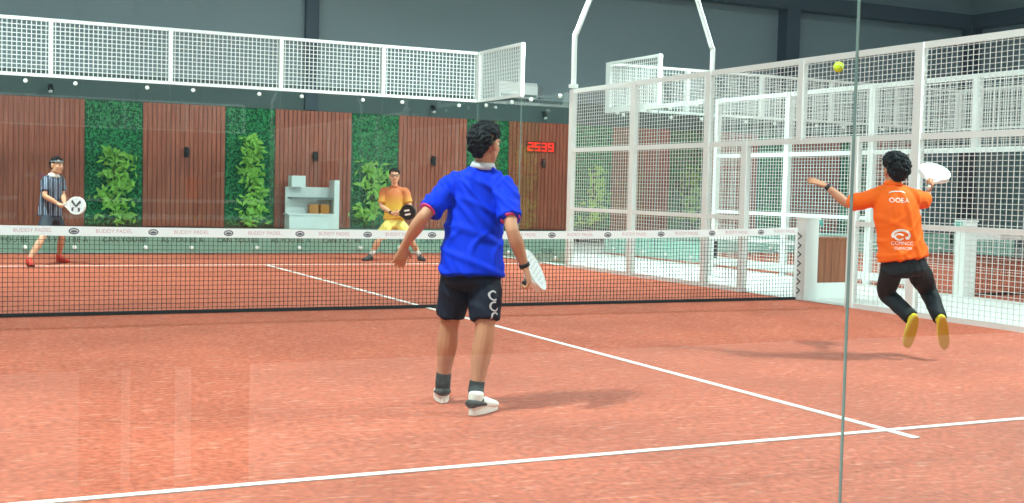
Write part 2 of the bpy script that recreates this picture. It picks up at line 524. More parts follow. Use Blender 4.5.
# ------------------------------------------------------------------ back wall dressing
edges = [(-5.2, -1.91, 'w'), (-1.91, -0.71, 'g'), (-0.71, 1.06, 'w'), (1.06, 2.19, 'g'), (2.19, 4.0, 'w'), (4.0, 5.17, 'g'), (5.17, 6.93, 'w'), (6.93, 8.07, 'g'),
         (8.07, 9.9, 'w'), (9.9, 11.05, 'g'), (11.05, 12.8, 'w'), (12.8, 13.95, 'g'), (13.95, 15.7, 'w'), (15.7, 16.85, 'g'), (16.85, 18.6, 'w'), (18.6, 19.75, 'g'), (19.75, 21.5, 'w')]
wl = ['red brown slatted wood wall panel behind the player in the striped shirt',
      'slatted wood panel between the striped player\'s plant and the tallest climbing plant',
      'red brown slatted wood wall panel above the white reflection stand-in',
      'slatted wood panel between the yellow shorts player and the blue player\'s head',
      'red brown slatted wood wall panel carrying the red digital clock',
      'slatted wood wall panel just beyond the first bay of white mesh',
      'slatted wood wall panel seen through mesh behind the gate',
      'slatted wood wall panel seen through mesh above the net post',
      'slatted wood wall panel far along, behind the orange player']
gl = ['green foliage wall panel beside the player in the striped shirt',
      'green foliage wall panel with the tallest bright climbing plant',
      'green foliage wall panel behind the player in yellow shorts',
      'narrow green foliage wall panel behind the head of the blue player',
      'green foliage wall panel behind the first bay of white mesh',
      'green foliage wall panel behind the second bay of white mesh',
      'green foliage wall panel seen through two layers of mesh',
      'green foliage wall panel farthest along, behind the orange player']
iw = ig = 0
def leaf_quads(mb, c, n, s, nrm, jit=0.9):
    for _ in range(n):
        pass
for x0, x1, k in edges:
    if k == 'w':
        o = thing('wood_cladding', ((x0 + x1) / 2, 14.9, 0.31), wl[iw], 'wall panel', 'slatted wood panels on the back wall'); iw += 1
        MB().box((x0, 14.93, 0.31), (x1, 14.998, 3.0)).build('backing_board', WOODP, o)
        s = MB(); n = int((x1 - x0) / 0.098); w = (x1 - x0) / n
        for i in range(n):
            s.box((x0 + i * w + 0.006, 14.895, 0.32), (x0 + (i + 1) * w - 0.012, 14.93, 2.99))
        s.build('slats', WOODP, o)
    else:
        o = thing('green_wall', ((x0 + x1) / 2, 14.9, 0.31), gl[ig], 'wall panel', 'green foliage panels on the back wall'); ig += 1
        MB().box((x0, 14.93, 0.31), (x1, 14.998, 3.0)).build('backing_board', GRASSD, o)
        s = MB()
        for i in range(1500):
            c = Vector((random.uniform(x0 + 0.03, x1 - 0.03), random.uniform(14.86, 14.925), random.uniform(0.36, 2.97)))
            a = Vector((random.gauss(0, 1), random.gauss(0, 0.35), random.gauss(0, 1))).normalized()
            b = a.cross(Vector((random.gauss(0, 0.5), -1, random.gauss(0.3, 0.5)))).normalized()
            l, w = random.uniform(0.035, 0.06), random.uniform(0.012, 0.022)
            s.add([c - a * l, c + b * w, c + a * l, c - b * w], [(0, 1, 2, 3)])
        s.build('foliage', GRASSG, o)

def climber(px, w, z0, z1, label, n):
    base = (px, 14.62, 0.0)
    o = thing('climbing_plant', base, label, 'plant', 'plants in front of the green panels')
    MB().tube([((px, 14.62, 0.0), 0.14, 0.14), ((px, 14.62, 0.12), 0.16, 0.16), ((px, 14.62, 0.3), 0.18, 0.18)], cap=False, sub=1).build('pot', DARKG, o, smooth=True)
    st = MB()
    st.tube([((px + 0.04 * math.sin(z * 3), 14.68, z), 0.018, 0.018) for z in np.linspace(0.25, z1 - 0.1, 8)], seg=8)
    lf = MB()
    nb = max(4, int((z1 - z0) / 0.2))
    for i in range(nb):
        zc = z0 + (z1 - z0) * (i + 0.5) / nb
        cx = px + random.uniform(-0.3, 0.3) * w
        st.tube([((px, 14.68, zc - 0.15), 0.01, 0.01), ((cx, 14.62, zc), 0.007, 0.007)], seg=6, sub=1)
        for _ in range(n // nb):
            c = Vector((cx + random.gauss(0, 0.26) * w, random.uniform(14.5, 14.76), zc + random.gauss(0, 0.07)))
            a = Vector((random.gauss(0, 1), random.gauss(-0.2, 0.6), random.gauss(-0.2, 0.8))).normalized()
            b = a.cross(Vector((random.gauss(0, 0.6), -1, random.gauss(0.5, 0.5)))).normalized()
            nn = a.cross(b)
            l, q = random.uniform(0.07, 0.12), random.uniform(0.028, 0.045)
            lf.add([c - a * l, c - b * q - nn * 0.01, c - nn * 0.0, c + a * l, c + b * q - nn * 0.01], [(0, 1, 2), (1, 3, 2), (3, 4, 2), (4, 0, 2)])
    st.build('stem', STEM, o); lf.build('foliage', LEAF, o)
climber(-1.3, 0.62, 0.45, 1.95, 'bright green climbing plant beside the player in the striped shirt', 300)
climber(1.62, 0.5, 0.4, 2.35, 'tallest bright green climbing plant, on the panel left of the white reflection stand-in'.replace(' left of', ' beside'), 380)
climber(4.45, 0.62, 0.55, 1.85, 'climbing plant growing behind the player in yellow shorts', 300)
climber(10.42, 0.55, 0.45, 1.9, 'climbing plant seen through the first bay of white mesh', 170)
climber(13.35, 0.5, 0.6, 1.95, 'climbing plant seen through the second bay of white mesh', 150)

# small fittings on the wood panels
for x, who in ((0.2, 'on the wood panel beside the striped player\'s plant'), (3.1, 'on the wood panel above the white reflection stand-in'), (6.03, 'on the wood panel beside the blue player'), (9.0, 'just below the red digital clock')):
    zz = 1.95 if x != 9.0 else 1.98
    o = thing('wall_lamp', (x, 14.895, zz), 'small black wall lamp ' + who, 'lamp', 'small black wall lamps on the wood panels')
    MB().tube([((x, 14.8, zz - 0.11), 0.055, 0.055), ((x, 14.8, zz + 0.11), 0.055, 0.055)], cap=False, sub=1).build('lamp_shade', BLACK, o, smooth=True)
    MB().box((x - 0.04, 14.84, zz - 0.05), (x + 0.04, 14.897, zz + 0.05)).build('bracket', BLACK, o)

# spot lamps under the upper wall
for x, who in ((-2.6, 'above the striped player'), (6.0, 'above the wood panel beside the blue player\'s head'), (9.0, 'above the red digital clock')):
    o = thing('spot_lamp', (x, 14.9, 3.2), 'black spot lamp with white lens ' + who, 'lamp', 'spot lamps over the wall panels')
    MB().box((x - 0.03, 14.8, 3.24), (x + 0.03, 15.0, 3.28)).build('bracket', BLACK, o)
    MB().tube([((x, 14.82, 3.24), 0.05, 0.05), ((x, 14.76, 3.12), 0.055, 0.055)], cap=False, sub=1).build('lamp_shade', BLACK, o, smooth=True)
    MB().tube([((x, 14.765, 3.13), 0.045, 0.045), ((x, 14.752, 3.104), 0.045, 0.045)], cap=False, sub=1).build('lens', ACW, o)

# digital clock
o = thing('digital_clock', (8.93, 14.86, 2.4), 'red glowing digital clock on the slatted wood panel', 'clock')
SEG = {'0': 'abcdef', '2': 'abged', '5': 'afgcd', '3': 'abgcd', '9': 'abcfgd'}
def seven(mb, ch, x, z, w, h, y, t):
    for sname in SEG[ch]:
        a = {'a': (x, z + h, x + w, z + h), 'd': (x, z, x + w, z), 'g': (x, z + h / 2, x + w, z + h / 2), 'f': (x, z + h / 2, x, z + h), 'e': (x, z, x, z + h / 2),
             'b': (x + w, z + h / 2, x + w, z + h), 'c': (x + w, z, x + w, z + h / 2)}[sname]
        mb.box((min(a[0], a[2]) - t / 2, y - 0.012, min(a[1], a[3]) - t / 2), (max(a[0], a[2]) + t / 2, y, max(a[1], a[3]) + t / 2))
MB().box((8.53, 14.85, 2.25), (9.35, 14.89, 2.53)).build('case', plain('dark_brown_case', (128, 62, 46), 0.8, spec=0.1), o)
for i, ch in enumerate('2539'):
    d = MB(); seven(d, ch, 8.585 + 0.19 * i, 2.3, 0.115, 0.18, 14.848, 0.032)
    d.build('digit', REDLED, o)

# air conditioner
o = thing('air_conditioner', (8.2, 14.85, 3.65), 'white air conditioner box mounted on the grey wall behind the mesh corner', 'air conditioner')
MB().prism([(-0.13, 0.0), (0.13, 0.0), (0.13, 0.38), (-0.08, 0.38), (-0.13, 0.3)], (1.05, 0, 0), (8.22, 14.86, 3.58), (0, 1, 0), (0, 0, 1)).build('body', ACW, o)
MB().box((7.72, 14.715, 3.6), (8.72, 14.728, 3.66)).build('louver', GREYP, o)
MB().box((8.745, 14.74, 3.6), (8.9, 14.98, 3.9)).build('end_cap', GREYP, o)

# white solid with boxes, added in place of a reflection in the far glass
o = thing('counter_reflection', (3.2, 14.3, 0), 'white stand-in for a far glass reflection, with amber boxes, against the wood panel', 'counter_reflection')
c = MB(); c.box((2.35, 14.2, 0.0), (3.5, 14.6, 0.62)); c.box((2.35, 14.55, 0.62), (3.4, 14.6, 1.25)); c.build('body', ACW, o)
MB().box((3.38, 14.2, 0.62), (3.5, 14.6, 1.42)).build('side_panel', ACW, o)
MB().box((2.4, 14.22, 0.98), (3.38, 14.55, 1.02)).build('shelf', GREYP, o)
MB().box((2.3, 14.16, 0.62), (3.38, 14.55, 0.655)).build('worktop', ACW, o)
tag(MB().box((2.42, 14.3, 1.25), (2.74, 14.6, 1.5)).build('reflection_box', ACW, None), 'white box on top of the reflection stand-in', 'box')
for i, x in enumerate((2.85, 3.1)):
    q = MB().box((x, 14.3, 0.656), (x + 0.2, 14.5, 0.86)).build('reflection_box', AMBER, None)
    tag(q, ('amber box of the reflection stand-in, next to the white side panel' if i else 'amber box of the reflection stand-in, under the white box'), 'box')

# ------------------------------------------------------------------ glass and mesh of a court
def pane(axis, fixed, a, b, z0, z1, label, group, clamp=True, inward=-1):
    """One toughened glass pane on the plane axis = fixed, from a to b along the other axis."""
    t = 0.006 if clamp else 0.0035
    def P(u, w, z): return (u, fixed + w, z) if axis == 'y' else (fixed + w, u, z)
    o = thing('court_glass', P((a + b) / 2, 0, z0), label, 'glass panel', group)
    g = MB(); A, B = P(a + (0.005 if clamp else 0.0015), -t, z0 + 0.008), P(b - (0.005 if clamp else 0.0015), t, z1)
    lo = [min(A[i], B[i]) for i in range(3)]; hi = [max(A[i], B[i]) for i in range(3)]
    g.box(lo, hi)
    # thin polished edges
    ob = g.build('pane', GLASS, o, mats=[GLASS, GEDGE])
    for p in ob.data.polygons:
        n = p.normal
        if abs(n.y if axis == 'y' else n.x) < 0.5: p.material_index = 1
    if clamp:
        for u in (a + 0.4, b - 0.4):
            for z in (z0 + 0.12, z1 - 0.05):
                q = MB().tube([(P(u, -0.02, z), 0.035, 0.035), (P(u, 0.02, z), 0.035, 0.035)], cap=0.3, sub=1, seg=12)
                q.build('glass_clamp', WHITE, o, smooth=False)
    return o

def wires(axis, fixed, a, b, z0, z1, su, sz, w):
    m = MB()
    nu = max(1, round((b - a) / su)); nz = max(1, round((z1 - z0) / sz))
    for i in range(1, nu):
        u = a + (b - a) * i / nu
        if axis == 'y': m.box((u - w / 2, fixed - w / 2, z0), (u + w / 2, fixed + w / 2, z1))
        else: m.box((fixed - w / 2, u - w / 2, z0), (fixed + w / 2, u + w / 2, z1))
    for i in range(1, nz):
        z = z0 + (z1 - z0) * i / nz
        if axis == 'y': m.box((a, fixed - w / 2 + w, z - w / 2), (b, fixed + w / 2 + w, z + w / 2))
        else: m.box((fixed - w / 2 - w, a, z - w / 2), (fixed + w / 2 - w, b, z + w / 2))
    return m

def screen(axis, fixed, us, z0, z1, label, name='mesh_screen', su=0.077, sz=0.077, w=0.0115, pw=0.09, rw=0.055):
    """Framed wire screen standing on top of the glass."""
    def P(u, z): return (u, fixed, z) if axis == 'y' else (fixed, u, z)
    o = thing(name, P((us[0] + us[-1]) / 2, z0), label, 'mesh screen')
    for i, u in enumerate(us):
        MB().bar(P(u, z0), P(u, z1 + 0.02), pw * (1 if 0 < i < len(us) - 1 else 0.9), 0.07).build('post', WHITE, o)
    for z in (z0 + rw / 2, z1):
        MB().bar(P(us[0], z), P(us[-1], z), rw, rw).build('rail', WHITE, o)
    for a, b in zip(us[:-1], us[1:]):
        wires(axis, fixed, a, b, z0 + rw, z1 - rw / 2, su, sz, w).build('wire_mesh', WIRE, o)
    return o

pane_far = ['behind the player in the striped shirt', 'between the striped player and the tall climbing plant', 'in front of the tall climbing plant and white reflection stand-in', 'behind the player in yellow shorts', 'next to the far court corner, beside the blue player']
for i, x in enumerate((-5, -3, -1, 1, 3)):
    pane('y', 10.0, x, x + 2, 0.0, 3.0, 'clear glass end wall panel ' + pane_far[i], 'far glass wall panels')
pane('x', 5.0, 8.0, 9.97, 0.0, 3.0, 'clear glass side panel at the far court corner', 'far glass wall panels')
pane('x', 5.0, 6.08, 8.0, 0.0, 3.0, 'clear glass side panel between the far corner panel and the first white mesh post', 'far glass wall panels')
screen('y', 10.0, [-5, -3, -1, 1, 3, 5], 3.03, 4.0, 'long white mesh screen on top of the far glass end wall')
screen('x', 5.0, [8.0, 9.9], 3.03, 4.0, 'short white mesh screen turning the far court corner above the air conditioner')
# near wall: the one the photograph looks through
near = ['large clear glass panel nearest the camera, with the blue player behind it', 'clear glass panel nearest the camera, with the orange player behind it']
pane('y', -10.0, -4.999, -3.006, 0.0, 3.0, near[0], 'near glass wall panels', clamp=False)
pane('y', -10.0, -3.006, -1.0, 0.0, 3.0, near[1], 'near glass wall panels', clamp=False)
screen('y', -10.0, [-5, -3, -1, 1, 3, 5], 3.03, 4.0, 'long white mesh screen on top of the glass wall by the camera')
# neighbouring court
for i, x in enumerate((8, 10, 12, 14, 16)):
    pane('y', 10.0, x, x + 2, 0.0, 3.0, 'glass end panel of the neighbouring court, ' + ['next to its corner with the aisle', 'second from its aisle corner', 'middle one of its five', 'second from its far corner', 'next to its far corner'][i], 'neighbouring court glass panels')
pane('x', 8.0, 8.0, 9.97, 0.0, 3.0, 'glass side panel of the neighbouring court at its aisle corner', 'neighbouring court glass panels')
pane('x', 8.0, 6.32, 8.0, 0.0, 3.0, 'glass side panel of the neighbouring court beside its white lamp mast', 'neighbouring court glass panels')
pane('x', 18.0, 8.0, 9.97, 0.0, 3.0, 'glass side panel at the far corner of the neighbouring court', 'neighbouring court glass panels')
screen('y', 10.0, [8, 10, 12, 14, 16, 18], 3.03, 4.0, 'long white mesh screen on top of the neighbouring court glass end wall')
screen('x', 8.0, [8.0, 9.9], 3.03, 4.0, 'short white mesh screen turning the corner of the neighbouring court')
MB().bar((7.94, 6.4, 3.0), (7.94, 9.95, 3.0), 0.05, 0.08).build('x', WHITE).name = 'glass_top_rail'
tag(bpy.data.objects['glass_top_rail'], 'thick white rail along the top of the neighbouring court glass side', 'rail')
screen('x', 18.0, [8.0, 9.9], 3.03, 4.0, 'short white mesh screen at the far corner of the neighbouring court')

# ------------------------------------------------------------------ side fences
def fence(x, label, mat, low=(0.03, 0.06), wsz=0.056, wsu=0.075):
    o = thing('mesh_fence', (x, 0, 0), label, 'fence')
    post = lambda y, z0, z1, w=0.1: MB().bar((x, y, z0), (x, y, z1), 0.08, w, up=(0, 1, 0)).build('post', mat, o)
    for y in (6.0, 4.0, 2.0, -2.0, -4.0, -6.0): post(y, 0, 3.03, 0.12)
    post(0.0, 2.0, 3.0, 0.1)
    for y in (1.12, -1.02): post(y, 0, 2.02, 0.12)
    rail = lambda a, b, z, h=0.06: MB().bar((x, a, z), (x, b, z), 0.05, h).build('rail', mat, o)
    rail(-6, 6, 3.0, 0.07); rail(-6, 6, 2.0, 0.07)
    for a, b in ((1.12, 6), (-6, -1.02)):
        rail(a, b, 1.0, 0.06); rail(a, b, low[0], low[1])
    bays = [(4, 6, 0, 1), (4, 6, 1, 2), (4, 6, 2, 3), (2, 4, 0, 1), (2, 4, 1, 2), (2, 4, 2, 3), (0, 2, 2, 3), (1.12, 2, 0, 1), (1.12, 2, 1, 2), (-2, 0, 2, 3), (-2, -1.02, 0, 1), (-2, -1.02, 1, 2),
            (-4, -2, 0, 1), (-4, -2, 1, 2), (-4, -2, 2, 3), (-6, -4, 0, 1), (-6, -4, 1, 2), (-6, -4, 2, 3)]
    for a, b, z0, z1 in bays:
        wires('x', x, a, b, z0, z1, wsu, wsz, 0.0062).build('wire_mesh', WIRE, o)
    return o
fence(5.0, 'tall white mesh fence beside the net post, along the aisle side of this court', WHITE)
fence(8.0, 'white mesh fence of the neighbouring court across the aisle', WHITE, low=(0.12, 0.11))

# lamp masts: bent arms over the aisle, a lamp head that shines back on the court
def mast(x, y, lean, z0, label):
    o = thing('lamp_mast', (x, y, 0), label, 'lamp mast', 'white lamp masts on the court fences')
    tx = x + lean * 1.05
    MB().tube([((x, y, z0), 0.045, 0.045), ((x, y, 3.3), 0.045, 0.045), ((x, y, 3.9), 0.045, 0.045), ((x + lean * 0.04, y, 4.02), 0.045, 0.045), ((x + lean * 0.27, y, 4.57), 0.043, 0.043), ((x + lean * 0.66, y, 5.5), 0.04, 0.04), ((x + lean * 0.7, y, 5.72), 0.04, 0.04)], sub=3, seg=14).build('pole', WHITE, o, smooth=True)
    MB().box((x - 0.06, y - 0.06, z0 - 0.045 if z0 else 0.0), (x + 0.06, y + 0.06, z0 + 0.02)).build('base_plate', WHITE, o)
    MB().bar((x + lean * 0.7, y, 5.7), (x - lean * 0.25, y, 5.95), 0.06).build('arm', WHITE, o)
    h = MB(); cx = x - lean * 0.28
    h.box((cx - 0.24, y - 0.32, 5.88), (cx + 0.24, y + 0.32, 5.99)); h.build('lamp_head', BLACK, o)
    MB().box((cx - 0.21, y - 0.29, 5.868), (cx + 0.21, y + 0.29, 5.879)).build('lens', LAMP, o)
    return cx
ld = []
for x, y, lean, label in ((5.0, 6.0, 1, 'white bent lamp mast at the first post of this court fence'), (8.0, 6.24, -1, 'white bent lamp mast of the neighbouring court, leaning back over the aisle'),
                          (-5.0, 6.1, -1, 'white lamp mast at the open side of the court beyond the net'), (-5.0, -6.1, -1, 'white lamp mast at the open side of the court before the net'), (5.0, -6.14, 1, 'white lamp mast on this fence near the camera end'), (8.0, -6.14, -1, 'white lamp mast of the neighbouring court near the camera end')):
    cx = mast(x, y, lean, 3.1 if (x, y) == (5.0, 6.0) else 0, label)
    ld.append((cx, y, 5.85, -lean))
# ------------------------------------------------------------------ banners at the foot of the glass
def banner(axis, fixed, a, b, z0, z1, words, label, cloth=None):
    def P(u, w, z): return (u, fixed + w, z) if axis == 'y' else (fixed + w, u, z)
    o = thing('banner', P((a + b) / 2, 0, 0), label, 'banner')
    A, B = P(a, 0.0, z0), P(b, 0.006, z1)
    MB().box([min(A[i], B[i]) for i in range(3)], [max(A[i], B[i]) for i in range(3)]).build('cloth', cloth or TEAL, o)
    for u, z, s, tx in words:
        t = MB()
        flat(t, text_shape(tx, s), P(u, -0.004, z), (1, 0, 0) if axis == 'y' else (0, -1, 0), (0, 0, 1))
        t.build('lettering', INK, o)
    return o
wd = []
for i, x in enumerate((-3.72, -2.75, -1.75, -0.75, 0.25, 1.25, 2.25, 3.25, 4.25)):
    wd.append((x, 0.245, 0.13, ('CAN YOU BE', 'AS YOU BE A')[i % 2]))
banner('y', 10.055, -4.95, 4.95, 0.03, 0.47, wd, 'long grey green banner with dark letters at the foot of the far glass wall', BANNER_GREY)
banner('x', 5.055, 6.2, 9.9, 0.03, 0.47, [(6.9, 0.22, 0.14, 'COLERS'), (8.6, 0.24, 0.14, 'eme')], 'mint green banner with dark letters along the glass side of the far corner')
banner('y', 10.055, 8.05, 17.95, 0.03, 0.47, [], 'mint green banner at the foot of the neighbouring court glass end')
banner('x', 17.93, 8.05, 9.9, 0.03, 0.47, [], 'mint green banner at the far corner of the neighbouring court')
banner('x', 8.055, 6.2, 9.9, 0.03, 0.40, [], 'mint green banner along the neighbouring court glass side by the aisle')

# ------------------------------------------------------------------ nets
def net(x0, x1, label, full=True):
    xc = (x0 + x1) / 2
    o = thing('padel_net', (xc, 0, 0), label, 'net')
    def top(x):
        t = (x - xc) / ((x1 - x0) / 2)
        return 0.838 + (0.08 if t > 0 else 0.03) * t * t
    L, R_ = x0 + 0.12, x1 - 0.12
    tp = MB(); n = 40
    for i in range(n):
        a, b = L + (R_ - L) * i / n, L + (R_ - L) * (i + 1) / n
        za, zb = top(a), top(b)
        tp.add([(a, -0.008, za - 0.09), (b, -0.008, zb - 0.09), (b, -0.008, zb), (a, -0.008, za), (a, 0.008, za - 0.09), (b, 0.008, zb - 0.09), (b, 0.008, zb), (a, 0.008, za)],
               [(0, 1, 2, 3), (5, 4, 7, 6), (3, 2, 6, 7), (1, 0, 4, 5)])
    tape = tp.build('tape', TAPE, o)
    nt_ = MB(); s = 0.045; w = 0.0042
    k = int((R_ - L) / s)
    for i in range(k + 1):
        x = L + (R_ - L) * i / k
        nt_.box((x - w / 2, -w / 2, 0.015), (x + w / 2, w / 2, top(x) - 0.085))
    m = 17
    for j in range(1, m):
        for i in range(20):
            a, b = L + (R_ - L) * i / 20, L + (R_ - L) * (i + 1) / 20
            nt_.bar((a, 0.003, 0.015 + (top(a) - 0.1) * j / m), (b, 0.003, 0.015 + (top(b) - 0.1) * j / m), w)
    nt_.build('netting', CORD, o)
    MB().bar((L, 0, 0.018), (R_, 0, 0.018), 0.03, 0.034).build('bottom_cord', CORD, o)
    for x in (L + 0.01, R_ - 0.01):
        MB().box((x - 0.02, -0.007, 0.03), (x + 0.02, 0.007, top(x) - 0.09)).build('side_tape', TAPE, o)
    for x, sg in ((x0, -1), (x1, 1)):
        p = MB().box((x - 0.1 + sg * 0.05, -0.09, 0.0), (x + 0.1 + sg * 0.05, 0.09, 1.02)).build('net_post', WHITE, o)
        MB().box((x - 0.115 + sg * 0.05, -0.105, 1.02), (x + 0.115 + sg * 0.05, 0.105, 1.04)).build('cap', WHITE, p)
        lc = MB()
        xi = x - sg * 0.05; xj = x - sg * 0.13
        pts = [((xi if q % 2 else xj), 0, 0.06 + 0.8 * q / 14) for q in range(15)]
        for a, b in zip(pts[:-1], pts[1:]): lc.bar(a, b, 0.01)
        lc.build('lacing', CORD, o)
        ck = MB().tube([((x + sg * 0.15, 0, 0.985), 0.03, 0.03), ((x + sg * 0.26, 0, 0.985), 0.03, 0.03)], cap=0.3, sub=1)
        ck.tube([((x + sg * 0.24, 0, 0.985), 0.012, 0.012), ((x + sg * 0.24, -0.05, 0.93), 0.012, 0.012)], sub=1, seg=8)
        ck.build('crank', TEALC, p)
    if full:
        for i in range(13):
            xt = -3.99 + 0.732 * i; xl = xt + 0.366
            if xt < R_ - 0.2:
                t = MB(); flat(t, text_shape('BUDDY PADEL', 0.052), (xt, -0.0095, top(xt) - 0.042), (1, 0, 0), (0, 0, 1)); t.build('lettering', PINK, tape)
            if xl < R_ - 0.1:
                t = MB(); flat(t, ringshape(0.048, 0.03, 0.012), (xl, -0.0095, top(xl) - 0.045), (1, 0, 0), (0, 0, 1))
                flat(t, oval(0.03, 0.012, 0, -0.002), (xl, -0.0095, top(xl) - 0.045), (1, 0, 0), (0, 0, 1)); t.build('emblem', LOGO, tape)
    return o
net(-5.0, 5.12, 'black padel net with white printed tape and white posts across the red court')
net(7.95, 18.0, 'padel net of the neighbouring court with its thick white post', full=False)

# wooden box in the aisle by the gate
o = thing('wooden_bin', (5.75, 0.35, 0), 'brown wooden box on a white plinth in the aisle beside the net post', 'box')
MB().box((5.42, 0.1, 0.0), (6.05, 0.5, 0.2)).build('plinth', WHITE, o)
s = MB()
for i in range(5): s.box((5.44 + i * 0.12, 0.12, 0.2), (5.44 + i * 0.12 + 0.117, 0.48, 0.76))
s.build('planks', WOODB, o)
MB().box((5.43, 0.11, 0.76), (6.05, 0.49, 0.785)).build('lid', WOODB, o)
# white sliding gate leaf in the aisle behind the net end
o = thing('gate', (6.0, 2.0, 0), 'small white framed gate standing in the aisle behind the net', 'gate')
def gate_frame(a, b, z):
    g = MB()
    g.bar(a, (a[0], a[1], z), 0.07); g.bar(b, (b[0], b[1], z), 0.07)
    g.bar((a[0], a[1], z), (b[0], b[1], z), 0.07, 0.06); g.bar((a[0], a[1], 0.2), (b[0], b[1], 0.2), 0.05, 0.05)
    return g
gate_frame((6.6, 4.15, 0), (6.6, 1.9, 0), 0.62).build('frame', WHITE, o)
MB().box((6.575, 4.0, 0.28), (6.6, 3.93, 0.55)).build('latch', BLACK, o)

# ------------------------------------------------------------------ ball
bp_ = at(838.5, 67, 8.0)
bo = MB().ball(bp_, 0.035, seg=24, rings=16).build('padel_ball', BALLM, base=bp_, smooth=True)
tag(bo, 'yellow green padel ball in the air above the white mesh fence', 'ball')
sm = MB()
pts = []
for k in range(48):
    t = 2 * PI * k / 48
    v = Vector((math.cos(t) + 0.25 * math.cos(3 * t) * 0, math.sin(t), 0.55 * math.sin(2 * t))).normalized() * 0.0352
    pts.append((bp_ + v, 0.0015, 0.0015))
sm.tube(pts, seg=6, sub=1, cap=False).build('seam', WPRINT, bo)
# ------------------------------------------------------------------ people
RH = Vector((RT.x, RT.y, 0)).normalized()
FH = Vector((FW.x, FW.y, 0)).normalized()
ZU = Vector((0, 0, 1))


def ground(px, py, z=0.0):
    d = FW + RT * ((px - 512) / FPX) - UP * ((py - 251.5) / FPX)
    return CAM + d * ((z - CAM.z) / d.z)


def lerp(a, b, t): return a + (b - a) * t


def limb(mb, a, b, c, radii, side=None):
    """Two-bone limb a-b-c with swelling muscle: radii at a, mid, b, mid, c."""
    r = radii
    mb.tube([(a, r[0], r[0]), (lerp(a, b, 0.5), r[1], r[1]), (lerp(a, b, 0.92), r[2], r[2]), (lerp(b, c, 0.1), r[2] * 1.0, r[2] * 1.0), (lerp(b, c, 0.36), r[3], r[3]), (lerp(b, c, 0.75), (r[3] + 2 * r[4]) / 3, (r[3] + 2 * r[4]) / 3), (c, r[4], r[4])], side=side, sub=4)


def hand(mb, W, d, n, s, curl, k=1.0, fr=0.0078, thumb_in=0.3):
    """Palm, four fingers and a thumb. d along the hand, n out of the palm, s towards the thumb."""
    d, n = d.normalized(), n.normalized()
    s = (s - d * s.dot(d)).normalized(); nn = d.cross(s); n = nn if nn.dot(n) > 0 else -nn
    mb.tube([(W - d * 0.02 * k, 0.026 * k, 0.02 * k), (W + d * 0.02 * k, 0.031 * k, 0.018 * k), (W + d * 0.06 * k, 0.039 * k, 0.0155 * k), (W + d * 0.09 * k, 0.038 * k, 0.012 * k)], side=s, cap=0.5)
    for i, (off, ln) in enumerate(((0.029, 0.070), (0.010, 0.080), (-0.010, 0.074), (-0.029, 0.058))):
        spread = (0.13, 0.04, -0.05, -0.15)[i]
        p = W + (d * 0.086 + s * off) * k
        dd = (d + s * spread).normalized()
        pts = [(p - d * 0.012 * k, fr * 1.1, fr * 1.1)]
        ang = 0
        c = curl[i] if isinstance(curl, (list, tuple)) else curl
        for q, (fl, m) in enumerate(((0.45, 0.8), (0.3, 1.2), (0.25, 0.9))):
            ang += c * m
            p = p + (dd * math.cos(ang) + n * math.sin(ang)) * (ln * k * fl)
            pts.append((p, fr * (1.02, 0.95, 0.85)[q], fr * (1.02, 0.95, 0.85)[q]))
        mb.tube(pts, seg=10, sub=3)
    p0 = W + (d * 0.022 + s * 0.024) * k
    t1 = (d * 0.62 + s * 0.72 + n * thumb_in).normalized(); t2 = (d * 0.85 + s * 0.4 + n * (thumb_in + 0.3)).normalized()
    mb.tube([(p0, 0.013 * k, 0.013 * k), (p0 + t1 * 0.036 * k, 0.0115 * k, 0.0115 * k), (p0 + t1 * 0.04 * k + t2 * 0.028 * k, 0.0095 * k, 0.0095 * k)], seg=10, sub=3)


def head_shapes(mb, C, F, U, k=1.0):
    S = F.cross(U).normalized(); F = U.cross(S).normalized()
    ax = (S, F, U)
    P = lambda s, f, u: C + (S * s + F * f + U * u) * k
    e = lambda c, r: mb.ball(c, tuple(x * k for x in r), ax, 20, 14)
    e(P(0, -0.008, 0.03), (0.074, 0.094, 0.086))
    e(P(0, 0.028, -0.03), (0.062, 0.064, 0.075))
    e(P(0, 0.05, -0.078), (0.036, 0.036, 0.034))
    e(P(0, 0.066, -0.1), (0.02, 0.016, 0.015))
    for sg in (-1, 1):
        e(P(sg * 0.034, 0.062, -0.022), (0.024, 0.02, 0.022))
        e(P(sg * 0.03, 0.079, 0.026), (0.026, 0.011, 0.009))
        e(P(sg * 0.08, -0.008, -0.006), (0.012, 0.021, 0.033))
        mb.tube([(P(sg * 0.05, -0.002, -0.03), 0.02 * k, 0.02 * k), (P(sg * 0.046, 0.02, -0.075), 0.018 * k, 0.018 * k), (P(sg * 0.014, 0.06, -0.1), 0.014 * k, 0.014 * k)], seg=10)
    mb.tube([(P(0, 0.086, 0.02), 0.008 * k, 0.008 * k), (P(0, 0.1, -0.008), 0.01 * k, 0.011 * k), (P(0, 0.106, -0.026), 0.014 * k, 0.012 * k)], seg=10)
    mb.ball(P(0.012, 0.096, -0.03), 0.008 * k); mb.ball(P(-0.012, 0.096, -0.03), 0.008 * k)
    e(P(0, 0.086, -0.056), (0.024, 0.009, 0.006)); e(P(0, 0.084, -0.068), (0.02, 0.009, 0.006))
    return P, ax


